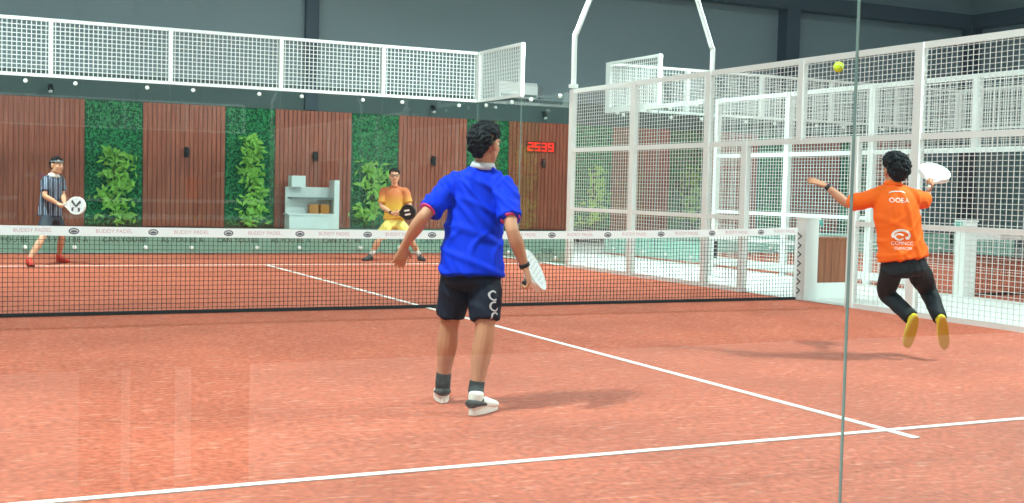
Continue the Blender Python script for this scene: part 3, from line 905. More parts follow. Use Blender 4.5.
def face_bits(o, P, k, glasses=False):
    for sg in (-1, 1):
        w = MB().ball(P(sg * 0.031, 0.0805, 0.008), (0.0125 * k, 0.0105 * k, 0.0075 * k), tuple((P(*v) - P(0, 0, 0)).normalized() for v in ((1, 0, 0), (0, 1, 0), (0, 0, 1)))).build('eye', EYEW, o, smooth=True)
        MB().ball(P(sg * 0.031, 0.087, 0.008), 0.0058 * k).build('iris', EYED, w, smooth=True)
        MB().tube([(P(sg * 0.014, 0.092, 0.026), 0.003 * k, 0.003 * k), (P(sg * 0.033, 0.09, 0.031), 0.004 * k, 0.004 * k), (P(sg * 0.052, 0.078, 0.024), 0.003 * k, 0.003 * k)], seg=8).build('eyebrow', HAIR, o, smooth=True)
    lp = MB()
    lp.tube([(P(-0.022, 0.085, -0.061), 0.003 * k, 0.003 * k), (P(0, 0.0955, -0.0595), 0.0048 * k, 0.0055 * k), (P(0.022, 0.085, -0.061), 0.003 * k, 0.003 * k)], seg=8)
    lp.build('lips', LIPS, o, smooth=True)


def hair(o, P, k, n, depth, rad, size, front=0.42, side=0.02, back=-0.62, seed=1, smooth=1):
    rd = random.Random(seed)
    mb = MB()
    cnt = 0; tries = 0
    while cnt < n and tries < n * 30:
        tries += 1
        u = rd.uniform(-1, 1); th = rd.uniform(0, 2 * PI); q = math.sqrt(1 - u * u)
        s, f = q * math.cos(th), q * math.sin(th)
        if f > 0.25: lim = side + (front - side) * min(1, (f - 0.25) / 0.45)
        elif f > -0.25: lim = side
        else: lim = side + (back - side) * min(1, (-f - 0.25) / 0.4)
        if u < lim + rd.uniform(-0.06, 0.06): continue
        taper = min(1.0, 0.35 + (u - lim) * 1.4)
        h = depth * taper * rd.uniform(0.2, 1.0)
        r = rad * (0.75 + 0.25 * taper) * rd.uniform(0.75, 1.15)
        if u < 0:
            g = max(q, 0.8 - 0.12 * -u) / q
            s, f = s * g, f * g
        c = P(s * (0.071 + h), -0.008 + f * (0.091 + h), 0.03 + u * ((0.084 + h) if u > 0 else 0.135))
        mb.ball(c, r * k, None, 8, 6); cnt += 1
    me = voxel(mb, 'hair', size, smooth, base=o['_b'])
    me.materials.append(HAIR)
    return link('hair', me, o, o['_b'])


def shoe(o, heel, t, n, mats, L=0.285, name='shoe', size=0.006, wide=1.05):
    """Sports shoe from the heel's ground point, toe direction t, up n; its sole is a sub-part."""
    t, n = t.normalized(), n.normalized(); n = (n - t * n.dot(t)).normalized(); s = t.cross(n)
    q = L / 0.285
    P = lambda a, b, c: heel + (t * a + s * b + n * (c * wide)) * q
    qw = q * wide
    up = MB()
    up.tube([(P(0.02, 0, 0.05), 0.03 * qw, 0.034 * qw), (P(0.06, 0, 0.056), 0.036 * qw, 0.042 * qw), (P(0.12, 0, 0.05), 0.04 * qw, 0.036 * qw), (P(0.19, 0.004, 0.04), 0.044 * qw, 0.027 * qw), (P(0.245, 0.004, 0.033), 0.038 * qw, 0.02 * qw)], side=s, cap=0.8)
    up.tube([(P(0.05, 0, 0.05), 0.036 * qw, 0.042 * qw), (P(0.055, 0, 0.105), 0.036 * qw, 0.044 * qw)], side=s, cap=0.3, sub=1)
    up.tube([(P(0.02, 0, 0.085), 0.022 * qw, 0.02 * qw), (P(0.012, 0, 0.115), 0.016 * qw, 0.01 * qw)], side=s, cap=0.6, sub=1)
    w = vobj(up, name, mats[0], o, size, 2)
    ol = []
    for kk in range(28):
        a = 2 * PI * kk / 28
        x = 0.138 + 0.146 * math.cos(a); wd = 0.038 + 0.009 * math.cos(a) * (1 if math.cos(a) > 0 else 0.6)
        ol.append((x * q, wd * qw * (abs(math.sin(a)) ** 0.8) * (1 if math.sin(a) > 0 else -1)))
    sl = MB().prism(ol, n * 0.04 * qw, P(0, 0, 0.021), t, s)
    so = vobj(sl, 'sole', mats[1], w, size * 0.8, 3)
    if len(mats) > 2:
        pn = MB(); pn.tube([(P(-0.004, 0, 0.06), 0.034 * qw, 0.021 * qw), (P(0.04, 0, 0.06), 0.043 * qw, 0.022 * qw), (P(0.1, 0, 0.05), 0.0455 * qw, 0.013 * qw)], side=s, cap=0.6)
        vobj(pn, 'heel_panel', mats[2], w, size, 1)
    return w


def band(o, W, d, r, w, mat, name='wristband'):
    d = d.normalized()
    b = MB().tube([(W - d * w / 2, r, r * 0.85), (W + d * w / 2, r, r * 0.85)], cap=0.12, sub=1, seg=18)
    return b.build(name, mat, o, smooth=True)


def racket(label, grip, r, nn, mats, mark=None, cord=True, back=0.06):
    """Padel racket: grip point, direction r to the tip, face normal nn."""
    r = r.normalized(); nn = (nn - r * nn.dot(r)).normalized(); w = r.cross(nn)
    o = thing('padel_racket', grip, label, 'racket')
    B = grip - r * back
    P = lambda a, b, c=0: B + r * a + w * b + nn * c
    face, frame, grp = mats[:3]
    N = 36
    ol = []
    for i in range(N):
        a = 2 * PI * i / N
        x, y = math.cos(a), math.sin(a)
        ol.append((0.315 + x * (0.142 if x > 0 else 0.15), y * 0.128 * (1 if x > -0.3 else 1 - 0.18 * (-x - 0.3))))
    MB().prism(ol, nn * 0.034, B, r, w).build('face', face, o)
    fr = MB()
    ring = [(P(x, y), 0.007, 0.021) for x, y in ol] + [(P(*ol[0]), 0.007, 0.021)]
    for a, b in zip(ring[:-1], ring[1:]):
        fr.bar(a[0], b[0] + (b[0] - a[0]).normalized() * 0.002, 0.012, 0.04, up=nn)
    for sg in (-1, 1):
        fr.tube([(P(0.115, sg * 0.012), 0.009, 0.015), (P(0.155, sg * 0.04), 0.009, 0.016), (P(0.205, sg * 0.075), 0.009, 0.017)], side=w, seg=10)
    fr.build('frame', frame, o, smooth=False)
    g = MB().tube([(P(0.0, 0), 0.016, 0.02), (P(0.01, 0), 0.0145, 0.018), (P(0.13, 0), 0.0145, 0.018)], side=w, cap=0.4, sub=1, seg=14)
    g.build('grip', grp, o, smooth=True)
    hs = MB()
    for i in range(-3, 4):
        for j in range(-3, 4):
            x, y = 0.32 + i * 0.03, j * 0.03
            if ((x - 0.32) / 0.11) ** 2 + (y / 0.1) ** 2 < 1:
                for sg in (-1, 1):
                    flat(hs, oval(0.0055, 0.0055, n=8), P(x, y, sg * 0.0178), w, r)
    hs.build('hole_pattern', mats[3] if len(mats) > 3 else GREYP, o)
    if mark:
        m = MB()
        for shp in mark:
            for sg in (-1, 1): m.add([P(0.315 + y, x * sg, sg * 0.0186) for x, y in shp], [tuple(range(len(shp)))])
        m.build('printed_mark', RACKG if frame is not RACKB else WPRINT, o)
    if cord:
        c = MB().tube([(P(-0.004, 0), 0.003, 0.003), (P(-0.04, 0.03), 0.003, 0.003), (P(-0.075, 0.0), 0.003, 0.003), (P(-0.04, -0.03), 0.003, 0.003), (P(-0.004, -0.002), 0.003, 0.003)], seg=8, sub=5, cap=False)
        c.build('wrist_cord', GREENG, o, smooth=True)
    return o


def folds(seed, amp, fq, lat):
    """Cloth creases as a small in-and-out movement along the surface normal."""
    rd = np.random.default_rng(seed)
    ks = []
    for _ in range(5):
        th = rd.uniform(0.25, 1.25) * (1 if rd.uniform() > 0.4 else -1)
        k = np.array(RH) * math.cos(th) + np.array([0, 0, 1.0]) * math.sin(th) + np.array(FH) * rd.uniform(-0.3, 0.3)
        ks.append((k * fq * rd.uniform(1.6, 3.6), rd.normal(size=3) * fq * 0.45, rd.normal(size=3) * fq * 0.3, rd.uniform(0, 6), rd.uniform(0.5, 1)))
    def f(co, no):
        o = np.zeros(len(co))
        for k, k2, k3, ph, a in ks:
            s = np.sin(co @ k + ph + 2.0 * np.sin(co @ k2))
            gate = np.clip(0.5 + 0.9 * np.sin(co @ k3 + 2 * ph), 0, 1)
            o += a * gate * (np.maximum(s, 0) ** 2.5 - 0.18)
        return amp * o
    return f


def person(label, J, front, size, mats, T, hands, voxs):
    """J: joints; T: torso half-widths / depths; hands: {'a': (d, n, s, curl)}."""
    base = J['base']
    lat = (J['shb'] - J['sha']); lat = (lat - front * lat.dot(front)).normalized()
    hl = (J['hipb'] - J['hipa']).normalized()
    o = None
    mb = MB()
    k = J.get('k', 1.0)
    neck, chest, waist, hip = J['neck'], J['chest'], J['waist'], J['hip']
    mb.tube([(hip - (waist - hip).normalized() * 0.05, 0.12, 0.085), (hip, 0.142, 0.092), (waist, 0.135, 0.092), (chest, 0.155, 0.105), (lerp(chest, neck, 0.6), 0.14, 0.085), (lerp(chest, neck, 0.9), 0.08, 0.062)], side=lat)
    for sh, el, wr in (('sha', 'ela', 'wra'), ('shb', 'elb', 'wrb')):
        mb.tube([(lerp(neck, chest, 0.1), 0.05, 0.05), (lerp(neck, J[sh], 0.55) - ZU * 0.01, 0.048, 0.048), (J[sh], 0.05, 0.05)])
        limb(mb, J[sh], J[el], J[wr], [x * J.get('arm', 1) for x in (0.05, 0.046, 0.038, 0.042, 0.025)])
    for h, kn, an in (('hipa', 'kna', 'ana'), ('hipb', 'knb', 'anb')):
        limb(mb, J[h], J[kn], J[an], [x * J.get('leg', 1) for x in (0.073, 0.076, 0.054, 0.058, 0.036)])
    C, F, U = J['head'], J['face'], J['up']
    mb.tube([(neck - U * 0.03, 0.06, 0.058), (lerp(neck, C, 0.4), 0.053, 0.053), (C - U * 0.05 * k - F * 0.012, 0.052, 0.055)], cap=0.5)
    P, ax = head_shapes(mb, C, F, U, k)
    for q in ('a', 'b'):
        d, n, s, c = hands[q][:4]
        hand(mb, J['wr' + q] + d.normalized() * 0.01, d, n, s, c, 1.0, fr=hands[q][4] if len(hands[q]) > 4 else 0.0082)
    # feet inside the shoes
    for q in ('a', 'b'):
        hq, t, n = J['heel' + q], J['toe' + q].normalized(), J['solen' + q].normalized()
        mb.tube([(J['an' + q], 0.036, 0.036), (hq + t * 0.06 + n * 0.055, 0.03, 0.03), (hq + t * 0.2 + n * 0.035, 0.028, 0.018)])
    me = voxel(mb, 'person', size, 2, base=base)
    me.materials.append(mats['skin'])
    o = link('person', me, None, base)
    tag(o, label, 'person')
    face_bits(o, P, k)
    # shirt
    sb = MB()
    hemp = J.get('hem', hip - (waist - hip).normalized() * 0.03)
    sb.tube([(hemp, T['hem'][0], T['hem'][1]), (lerp(hemp, waist, 0.5), (T['hem'][0] + T['waist'][0]) / 2, (T['hem'][1] + T['waist'][1]) / 2), (waist, *T['waist']), (chest, *T['chest']), (lerp(chest, neck, 0.55), T['chest'][0] * 0.93, T['chest'][1] * 0.85), (lerp(chest, neck, 0.9), 0.09, 0.075)], side=lat, seg=24, cap=0.12)
    for sh, el, f in (('sha', 'ela', J.get('slva', 0.72)), ('shb', 'elb', J.get('slvb', 0.72))):
        sb.tube([(lerp(neck, chest, 0.12), 0.062, 0.062), (lerp(neck, J[sh], 0.55) - ZU * 0.008, 0.062, 0.062), (J[sh], 0.068, 0.068)])
        sb.tube([(lerp(J[sh], neck, 0.25), 0.071, 0.073), (J[sh], 0.075, 0.075), (lerp(J[sh], J[el], f * 0.55), 0.072, 0.072), (lerp(J[sh], J[el], f), 0.073, 0.073)], cap=0.12)
    shirt = vobj(sb, 'shirt', mats['shirt'], o, voxs, 3, disp=folds(J.get('seed', 1), J.get('fold', 0.006), 16, lat))
    # collar
    cn = (C - neck).normalized()
    MB().tube([(neck - cn * 0.0, 0.079, 0.079), (neck + cn * 0.028, 0.066, 0.066)], side=lat, cap=0.15, sub=1, seg=20).build('collar', mats['collar'], o, smooth=True)
    return o, shirt, P, lat


def bottoms(o, J, mat, name, size, f, wide, hem, folds_=None, lat=None):
    """Shorts or trousers: pelvis and two legs; f is how far down the leg (0..1 thigh, above 1 shank)."""
    s = MB()
    hip, waist = J['hip'], J['waist']
    s.tube([(lerp(hip, waist, 0.4), 0.15, 0.103), (hip, 0.165, 0.116), (hip - (waist - hip).normalized() * 0.1, 0.165, 0.124)], side=lat, seg=20, cap=0.4)
    for q in ('a', 'b'):
        h, kn, an = J['hip' + q], J['kn' + q], J['an' + q]
        if f <= 1:
            e = lerp(h, kn, f)
            s.tube([(h, 0.092, 0.092), (lerp(h, kn, f * 0.5), wide, wide), (e, hem, hem)], cap=0.1)
        else:
            s.tube([(h, 0.092, 0.092), (lerp(h, kn, 0.5), wide, wide), (kn, wide * 0.8, wide * 0.8), (lerp(kn, an, 0.45), wide * 0.74, wide * 0.74), (lerp(kn, an, f - 1), hem, hem)], cap=0.1)
    return vobj(s, name, mat, o, size, 3, disp=folds_)


# ---- player in the blue jersey, back to the camera
J = dict(neck=at(483, 167.5, 7.12), chest=at(478, 203, 7.14), waist=at(473, 238, 7.12), hip=at(473, 266, 7.12), hem=at(472, 275, 7.11),
         sha=at(453, 186, 7.13), ela=at(423, 217, 7.0), wra=at(405, 245, 7.13), shb=at(505, 191, 7.07), elb=at(512, 230, 6.93), wrb=at(525, 267, 6.98),
         hipa=at(458, 268, 7.16), hipb=at(485, 268, 7.12), kna=at(449, 327, 7.2), knb=at(485, 331, 7.03), ana=at(443, 381, 7.27), anb=at(476, 390, 7.04),
         head=at(485.5, 144.5, 7.1), face=(FH * 0.83 + RH * 0.56).normalized(), up=(ZU + RH * 0.02).normalized(), seed=3, fold=0.013, slva=0.8, slvb=0.7, leg=1.07)
J['heela'] = ground(443, 404); J['toea'] = (FH * 0.97 - RH * 0.12); J['solena'] = ZU
J['heelb'] = ground(471, 416.5); J['toeb'] = (FH * 0.88 + RH * 0.47); J['solenb'] = ZU
J['base'] = Vector(((J['heela'].x + J['heelb'].x) / 2, (J['heela'].y + J['heelb'].y) / 2, 0))
rdir = (FH * 0.97 + RH * 0.16 + ZU * 0.16).normalized()
hd_b = (at(529, 279, 6.97) - J['wrb']).normalized()
sb_ = rdir
nb_ = hd_b.cross(sb_)
if nb_.dot(RH) > 0: pass
hands = {'a': ((at(399, 264, 7.17) - J['wra']), (RH * 0.6 + FH * 0.8), (RH * 0.8 - ZU * 0.35 + FH * 0.35), (0.28, 0.32, 0.36, 0.42)),
         'b': (-ZU * 0.92 + RH * 0.3, -RH * 0.95 - ZU * 0.2, rdir, (0.95, 1.0, 1.0, 1.0))}
T = dict(hem=(0.197, 0.16), waist=(0.174, 0.128), chest=(0.178, 0.128))
blue, shirt, P, lat = person('player in a royal blue jersey and navy shorts, back to the camera before the net', J, FH, 0.0048, dict(skin=SKIN, shirt=BLUE, collar=PALEP), T, hands, 0.007)
hair(blue, P, 1.0, 620, 0.027, 0.0115, 0.004, back=-0.95, seed=4)
bt = bottoms(blue, J, NAVY, 'shorts', 0.008, 0.83, 0.098, 0.088, folds(5, 0.006, 14, None), lat)
for q, f in (('a', 0.8), ('b', 0.7)):
    e = lerp(J['sh' + q], J['el' + q], f); d = (J['el' + q] - J['sh' + q]).normalized()
    MB().tube([(e + d * 0.0, 0.062, 0.062), (e + d * 0.004, 0.0615, 0.0615)], cap=0.1, sub=1, seg=22).build('sleeve_trim', PINKT, shirt, smooth=True)
for q in ('a', 'b'):
    an, hq, t = J['an' + q], J['heel' + q], J['toe' + q].normalized()
    sk = MB().tube([(an + (J['kn' + q] - an).normalized() * 0.055, 0.046, 0.046), (an, 0.047, 0.047)], cap=0.15, sub=1, seg=18)
    sk.ball(an, 0.048); sk.tube([(an, 0.047, 0.047), (hq + t * 0.06 + ZU * 0.08, 0.046, 0.046)], sub=1, seg=18)
    vobj(sk, 'sock', SOCKB, blue, 0.006, 1)
    shoe(blue, hq, t, J['solen' + q], (WSHO, WSHO, DSHO), L=0.285, wide=1.2)
wd_ = (J['wrb'] - J['elb']).normalized()
wt = band(blue, J['wrb'] - wd_ * 0.012, wd_, 0.033, 0.022, BLACK, 'watch')
# chain-like print down the side of the shorts
rs = []
for i in range(3):
    rs.append(ringshape(0.026, 0.03, 0.009, 0, -0.062 * i, a0=0.6 + 0.5 * (i % 2), a1=5.4 + 0.5 * (i % 2)))
decal(bt, 'side_print', PALEP, rs, at(496.5, 296, 6.98), (RH * 0.55 + FH * 0.83), ZU + RH * 0.06, 0.002)
racket('white padel racket hanging from the hand of the blue jersey player', J['wrb'] + (hands['b'][0].normalized() * 0.088 + Vector(hands['b'][1]).normalized() * 0.024), rdir, (RH * 0.86 - FH * 0.2 + ZU * 0.46), (RACKW, WHITE, BLACK), cord=False, back=0.022)

# ---- jumping player in the orange jersey
D = 9.72
J = dict(neck=at(893, 185, D + 0.02), chest=at(896, 213, D), waist=at(900, 240, D), hip=at(903, 260, D), hem=at(902.5, 259, D),
         sha=at(871, 198.5, D + 0.03), ela=at(847, 204, D + 0.2), wra=at(827, 186.5, D + 0.27), shb=at(913, 199, D + 0.03), elb=at(927, 200, D + 0.26), wrb=at(927.5, 193, D + 0.49),
         hipa=at(892, 265, D), hipb=at(914, 263, D), kna=at(887, 293, D + 0.3), knb=at(928, 290, D + 0.32), ana=at(912, 319, D + 0.06), anb=at(940.5, 320, D + 0.06),
         head=at(894.5, 170.5, D + 0.02), face=(FH * 0.93 - RH * 0.15 + ZU * 0.2).normalized(), up=(ZU - FH * 0.18).normalized(), seed=9, fold=0.012, slva=0.8, slvb=0.8, arm=0.95, leg=0.8)
fu = (FH * 0.93 + ZU * 0.3)
J['toea'] = (-ZU * 0.93 + FH * 0.3 - RH * 0.16); J['solena'] = FH + ZU * 0.3
J['toeb'] = (-ZU * 0.93 + FH * 0.3 + RH * 0.18); J['solenb'] = FH + ZU * 0.3
def heel_from(an, t, n):
    t = t.normalized(); n = (n - t * n.dot(t)).normalized()
    return an - t * 0.055 - n * 0.085
for q in ('a', 'b'): J['heel' + q] = heel_from(J['an' + q], J['toe' + q], J['solen' + q])
J['base'] = Vector((J['hip'].x, J['hip'].y, J['heela'].z - 0.2))
rr = (RH * 0.42 + ZU * 0.42 + FH * 0.8).normalized()
hands = {'a': ((at(813, 180.5, D + 0.3) - J['wra']), (-ZU * 0.7 + FH * 0.5), (ZU * 0.6 + FH * 0.8), (0.12, 0.15, 0.15, 0.2)),
         'b': ((ZU * 0.72 - FH * 0.5 + RH * 0.2), (-RH * 0.6 + FH * 0.5), rr, (0.95, 1.0, 1.0, 1.0))}
T = dict(hem=(0.205, 0.15), waist=(0.18, 0.128), chest=(0.18, 0.128))
om, shirt, P, lat = person('player in an orange jersey and black trousers leaping to hit a ball', J, FH, 0.0055, dict(skin=SKIN, shirt=ORANGE, collar=ORANGE), T, hands, 0.0075)
hair(om, P, 1.0, 900, 0.046, 0.0125, 0.0048, back=-0.97, seed=8)
bottoms(om, J, BLACKC, 'trousers', 0.008, 1.95, 0.092, 0.062, folds(12, 0.007, 15, None), lat)
for q in ('a', 'b'):
    shoe(om, J['heel' + q], J['toe' + q], J['solen' + q], (YELSHO, YELSOL), L=0.285)
wd_ = (J['wra'] - J['ela']).normalized()
band(om, J['wra'] - wd_ * 0.01, wd_, 0.031, 0.03, BLACK, 'wristband')
sx = RH; sy = ZU
decal(shirt, 'lettering', WPRINT, [text_shape('OOEA', 0.056)], at(900, 200.5, D - 0.13), sx, sy)
decal(shirt, 'emblem', WPRINT, [ringshape(0.07, 0.022, 0.008, 0, 0, a0=0.3, a1=3.0)], at(899.5, 193.5, D - 0.13), sx, sy)
decal(shirt, 'emblem', WPRINT, [ringshape(0.075, 0.052, 0.02, 0, 0, a0=-0.6, a1=3.6), ringshape(0.04, 0.03, 0.014, -0.015, -0.012, a0=0.5, a1=5.8), oval(0.02, 0.012, 0.05, -0.02)], at(901.5, 235.5, D - 0.13), sx, sy)
decal(shirt, 'lettering', WPRINT, [text_shape('CCMNCC', 0.04)], at(902.5, 243.5, D - 0.13), sx, sy)
decal(shirt, 'lettering', WPRINT, [text_shape('CUMACER', 0.03)], at(903, 248.5, D - 0.13), sx, sy)
racket('white padel racket raised over the shoulder of the leaping orange player', J['wrb'] + (hands['b'][0].normalized() * 0.088 + Vector(hands['b'][1]).normalized() * 0.02), rr, (-FH * 0.72 + ZU * 0.7), (RACKW, WHITE, GRIPW), cord=False, back=0.07)

# ---- far player in the striped shirt
D = 18.42
fr_ = (RH * 0.85 - FH * 0.52).normalized()
J = dict(neck=at(53.5, 176, D), chest=at(52, 189, D), waist=at(50.5, 204, D), hip=at(51, 214, D), hem=at(50, 216, D),
         sha=at(46, 181, D - 0.12), ela=at(44.5, 196, D - 0.26), wra=at(59.5, 204.5, D - 0.22), shb=at(60, 181, D + 0.12), elb=at(63, 195, D + 0.1), wrb=at(64.5, 203.5, D - 0.12),
         hipa=at(47.5, 216, D - 0.06), hipb=at(55, 216, D + 0.06), kna=at(42, 239, D - 0.1), knb=at(60.5, 239, D + 0.0), ana=at(32.5, 259, D - 0.25), anb=at(59.5, 257.5, D + 0.1),
         head=at(57, 165.5, D - 0.04), face=(RH * 0.85 - FH * 0.5 + ZU * 0.05).normalized(), up=ZU, seed=21, fold=0.006, k=1.06, leg=0.95)
J['heela'] = ground(27.5, 266); J['toea'] = RH * 0.6 - FH * 0.75; J['solena'] = ZU
J['heelb'] = ground(56.5, 262); J['toeb'] = RH * 0.9 - FH * 0.45; J['solenb'] = ZU
J['ana'] = J['heela'] + J['toea'].normalized() * 0.05 + ZU * 0.1; J['anb'] = J['heelb'] + J['toeb'].normalized() * 0.05 + ZU * 0.1
J['kna'] = lerp(J['ana'], J['hipa'], 0.5) + fr_ * 0.1; J['knb'] = lerp(J['anb'], J['hipb'], 0.5) + fr_ * 0.12
J['base'] = Vector(((J['heela'].x + J['heelb'].x) / 2, (J['heela'].y + J['heelb'].y) / 2, 0))
rr = (RH * 0.97 - ZU * 0.05 - FH * 0.2).normalized()
hands = {'a': (ZU * 0.1 - FH * 0.75 + RH * 0.45, FH * 0.6 + RH * 0.5 - ZU * 0.2, rr, (0.9, 0.95, 1.0, 1.0), 0.0095),
         'b': (RH * 0.7 - ZU * 0.5 - FH * 0.3, -FH * 0.5 - ZU * 0.4, ZU * 0.7 + RH * 0.4, (0.5, 0.6, 0.6, 0.6), 0.0095)}
T = dict(hem=(0.2, 0.15), waist=(0.178, 0.13), chest=(0.175, 0.13))
lm, shirt, P, lat = person('player in a dark striped shirt with a white collar and red shoes beyond the net', J, fr_, 0.0075, dict(skin=SKIN2, shirt=STRIPE, collar=WSHO), T, hands, 0.009)
MB().tube([(J['neck'] - ZU * 0.012, 0.1, 0.1), (J['neck'] + ZU * 0.04, 0.07, 0.07)], cap=0.1, sub=1, seg=18).build('shirt_collar', WSHO, shirt, smooth=True)
hair(lm, P, 1.06, 260, 0.014, 0.014, 0.007, seed=14, front=0.5)
F_, U_ = J['face'], ZU
hb = MB(); S_ = F_.cross(U_).normalized()
hb.tube([(J['head'] + U_ * 0.046 * 1.06 - F_ * 0.008, 0.086 * 1.06, 0.106 * 1.06), (J['head'] + U_ * 0.066 * 1.06 - F_ * 0.008, 0.084 * 1.06, 0.103 * 1.06)], side=S_, cap=0.1, sub=1, seg=26)
hb.build('headband', GREYP, lm, smooth=True)
bottoms(lm, J, DKSH, 'shorts', 0.01, 0.8, 0.1, 0.092, folds(25, 0.005, 14, None), lat)
for q in ('a', 'b'):
    an = J['an' + q]
    MB().tube([(an + (J['kn' + q] - an).normalized() * 0.03, 0.042, 0.042), (an - ZU * 0.02, 0.042, 0.042)], cap=0.15, sub=1, seg=14).build('sock', REDSH, lm, smooth=True)
    shoe(lm, J['heel' + q], J['toe' + q], ZU, (REDSH, MAROON if q == 'a' else REDSH), size=0.009)
X = [[(-0.085, 0.05), (-0.065, 0.09), (0.0, 0.01), (0.0, -0.03)], [(0.065, 0.09), (0.085, 0.05), (0.0, -0.03), (0.0, 0.01)], [(-0.075, -0.04), (-0.03, -0.02), (-0.04, -0.09), (-0.07, -0.085)], [(0.03, -0.02), (0.075, -0.04), (0.07, -0.085), (0.04, -0.09)]]
X = [[(-y, -x) for x, y in s_] for s_ in X]
gp = J['wra'] + hands['a'][0].normalized() * 0.085 + Vector(hands['a'][1]).normalized() * 0.022
racket('white padel racket with a dark cross print held by the striped shirt player', gp, rr, (-FH * 0.98 - RH * 0.1), (RACKW, WHITE, GRIPW), mark=X, cord=False, back=0.07)

# ---- far player in yellow shorts
D = 21.3
fr_ = (-FH * 0.98 + RH * 0.1).normalized()
J = dict(neck=at(394.5, 187, D), chest=at(394.5, 199, D), waist=at(394.5, 211, D), hip=at(394.5, 221, D), hem=at(394.5, 219, D),
         sha=at(384, 192, D), ela=at(381, 206, D - 0.05), wra=at(391.5, 213, D - 0.24), shb=at(405.5, 192.5, D), elb=at(410, 206, D - 0.05), wrb=at(402, 212.5, D - 0.25),
         hipa=at(390, 223, D), hipb=at(399, 223, D), head=at(394.5, 176.2, D - 0.03), face=(-FH * 0.97 + RH * 0.12 + ZU * 0.06).normalized(), up=ZU, seed=31, fold=0.006, k=1.06, slva=0.75, slvb=0.75, leg=1.0)
J['heela'] = ground(372.5, 260.5); J['toea'] = -FH * 0.85 - RH * 0.5; J['solena'] = ZU
J['heelb'] = ground(418, 260.5); J['toeb'] = -FH * 0.85 + RH * 0.5; J['solenb'] = ZU
J['ana'] = J['heela'] + J['toea'].normalized() * 0.05 + ZU * 0.1; J['anb'] = J['heelb'] + J['toeb'].normalized() * 0.05 + ZU * 0.1
J['kna'] = lerp(J['ana'], J['hipa'], 0.5) + fr_ * 0.1 - RH * 0.02; J['knb'] = lerp(J['anb'], J['hipb'], 0.5) + fr_ * 0.1 + RH * 0.02
J['base'] = Vector(((J['heela'].x + J['heelb'].x) / 2, (J['heela'].y + J['heelb'].y) / 2, 0))
rr = (RH * 0.8 + ZU * 0.15 - FH * 0.4).normalized()
hands = {'a': (RH * 0.8 - ZU * 0.2 - FH * 0.4, FH * 0.5 + RH * 0.3, rr + ZU * 0.6, (0.85, 0.9, 0.95, 0.95), 0.01),
         'b': (-RH * 0.75 - ZU * 0.2 - FH * 0.45, FH * 0.6 - ZU * 0.3, ZU, (0.7, 0.8, 0.8, 0.8), 0.01)}
T = dict(hem=(0.195, 0.135), waist=(0.18, 0.125), chest=(0.182, 0.13))
ym, shirt, P, lat = person('player in an orange to yellow shirt and pale yellow shorts beyond the net', J, fr_, 0.0078, dict(skin=SKIN2, shirt=SUNSET, collar=SUNSET), T, hands, 0.009)
hair(ym, P, 1.06, 260, 0.02, 0.014, 0.007, seed=18, front=0.5)
gl_ = MB()
for sg in (-1, 1):
    for a in range(14):
        t0, t1 = 2 * PI * a / 14, 2 * PI * (a + 1) / 14
        gl_.bar(P(sg * 0.033 + 0.024 * math.cos(t0), 0.101, 0.008 + 0.017 * math.sin(t0)), P(sg * 0.033 + 0.024 * math.cos(t1), 0.101, 0.008 + 0.017 * math.sin(t1)), 0.005)
    gl_.bar(P(sg * 0.057, 0.1, 0.012), P(sg * 0.08, 0.0, 0.008), 0.005)
gl_.bar(P(-0.01, 0.103, 0.01), P(0.01, 0.103, 0.01), 0.005)
gl_.build('glasses', BLACK, ym)
bottoms(ym, J, YELSH, 'shorts', 0.01, 0.8, 0.108, 0.105, folds(35, 0.006, 14, None), lat)
for q in ('a', 'b'):
    an = J['an' + q]
    MB().tube([(an + (J['kn' + q] - an).normalized() * 0.12, 0.046, 0.046), (an - ZU * 0.02, 0.043, 0.043)], cap=0.15, sub=1, seg=14).build('sock', SOCKW, ym, smooth=True)
    shoe(ym, J['heel' + q], J['toe' + q], ZU, (GREYSH, GREYSH), size=0.009)
wd_ = (J['wra'] - J['ela']).normalized()
band(ym, J['wra'] - wd_ * 0.02, wd_, 0.036, 0.035, BLACK, 'watch')
gp = J['wra'] + hands['a'][0].normalized() * 0.085 + Vector(hands['a'][1]).normalized() * 0.022
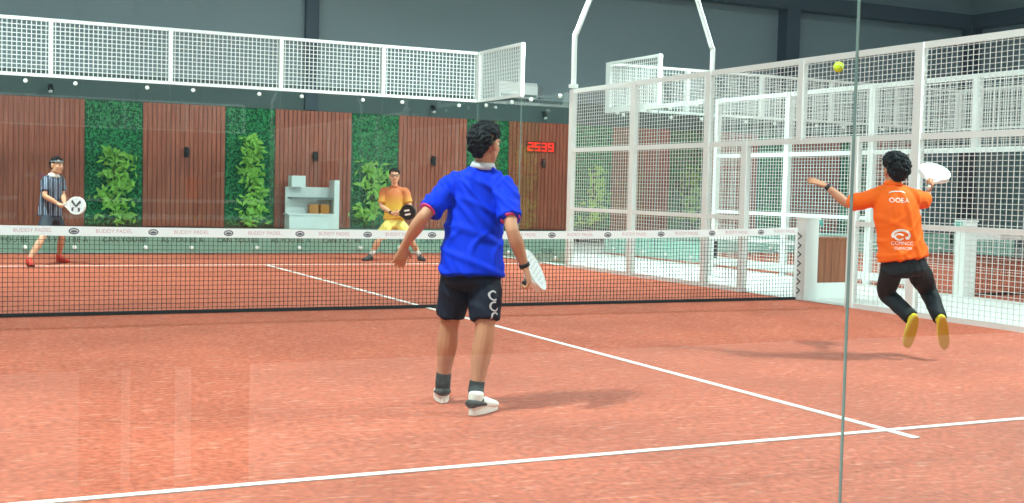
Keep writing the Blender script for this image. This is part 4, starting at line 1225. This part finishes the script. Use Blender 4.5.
racket('black padel racket with white bars held by the player in yellow shorts', gp, rr, (-FH * 0.95 + RH * 0.1), (RACKB, RACKB, RACKB, RACKB), mark=[[(-0.05, -0.06), (-0.02, -0.06), (-0.02, 0.05), (-0.05, 0.04)], [(0.02, -0.06), (0.05, -0.06), (0.05, 0.05), (0.02, 0.06)]], cord=False, back=0.07)


# ------------------------------------------------------------------ light
def area(name, loc, rot, sx, sy, power, col=(1, 1, 1)):
    l = bpy.data.lights.new(name, 'AREA'); l.shape = 'RECTANGLE'; l.size = sx; l.size_y = sy; l.energy = power; l.color = col
    o = bpy.data.objects.new(name, l); COL.objects.link(o); o.location = loc; o.rotation_euler = rot
    return o
for i, (x, y, z, s) in enumerate(ld):
    if x < 6.5 or y > 0: area('floodlight', (x, y, z), (0, s * -0.25, 0), 0.4, 0.55, 800, (0.83, 1.0, 0.985))
for x in (-9, -3, 3, 9, 15, 21):
    for y in (-14.5, -7, 1, 9):
        o = thing('ceiling_light', (x, y, 8.9), 'long white ceiling light over the hall', 'light', 'long ceiling lights over the hall')
        MB().box((x - 1.3, y - 0.12, 8.9), (x + 1.3, y + 0.12, 8.99)).build('housing', WHITE, o)
        MB().box((x - 1.25, y - 0.1, 8.885), (x + 1.25, y + 0.1, 8.899)).build('diffuser', LAMP, o)
        area('ceiling_tube', (x, y, 8.86), (0, 0, 0), 2.5, 0.2, 250 if y < -12 else 66, (0.83, 1.0, 0.985))
w = bpy.data.worlds.new('world'); SC.world = w; w.use_nodes = True
w.node_tree.nodes['Background'].inputs['Color'].default_value = (0.8, 0.87, 1, 1)
w.node_tree.nodes['Background'].inputs['Strength'].default_value = 0.05

SC.view_settings.view_transform = 'Standard'
SC.view_settings.look = 'None'
SC.view_settings.gamma = 1.0
SC.view_settings.use_curve_mapping = False
SC.view_settings.exposure = 0.06
SC.cycles.transparent_max_bounces = 24
SC.cycles.max_bounces = 8
SC.cycles.use_denoising = True
for o in bpy.data.objects:
    if '_b' in o: del o['_b']
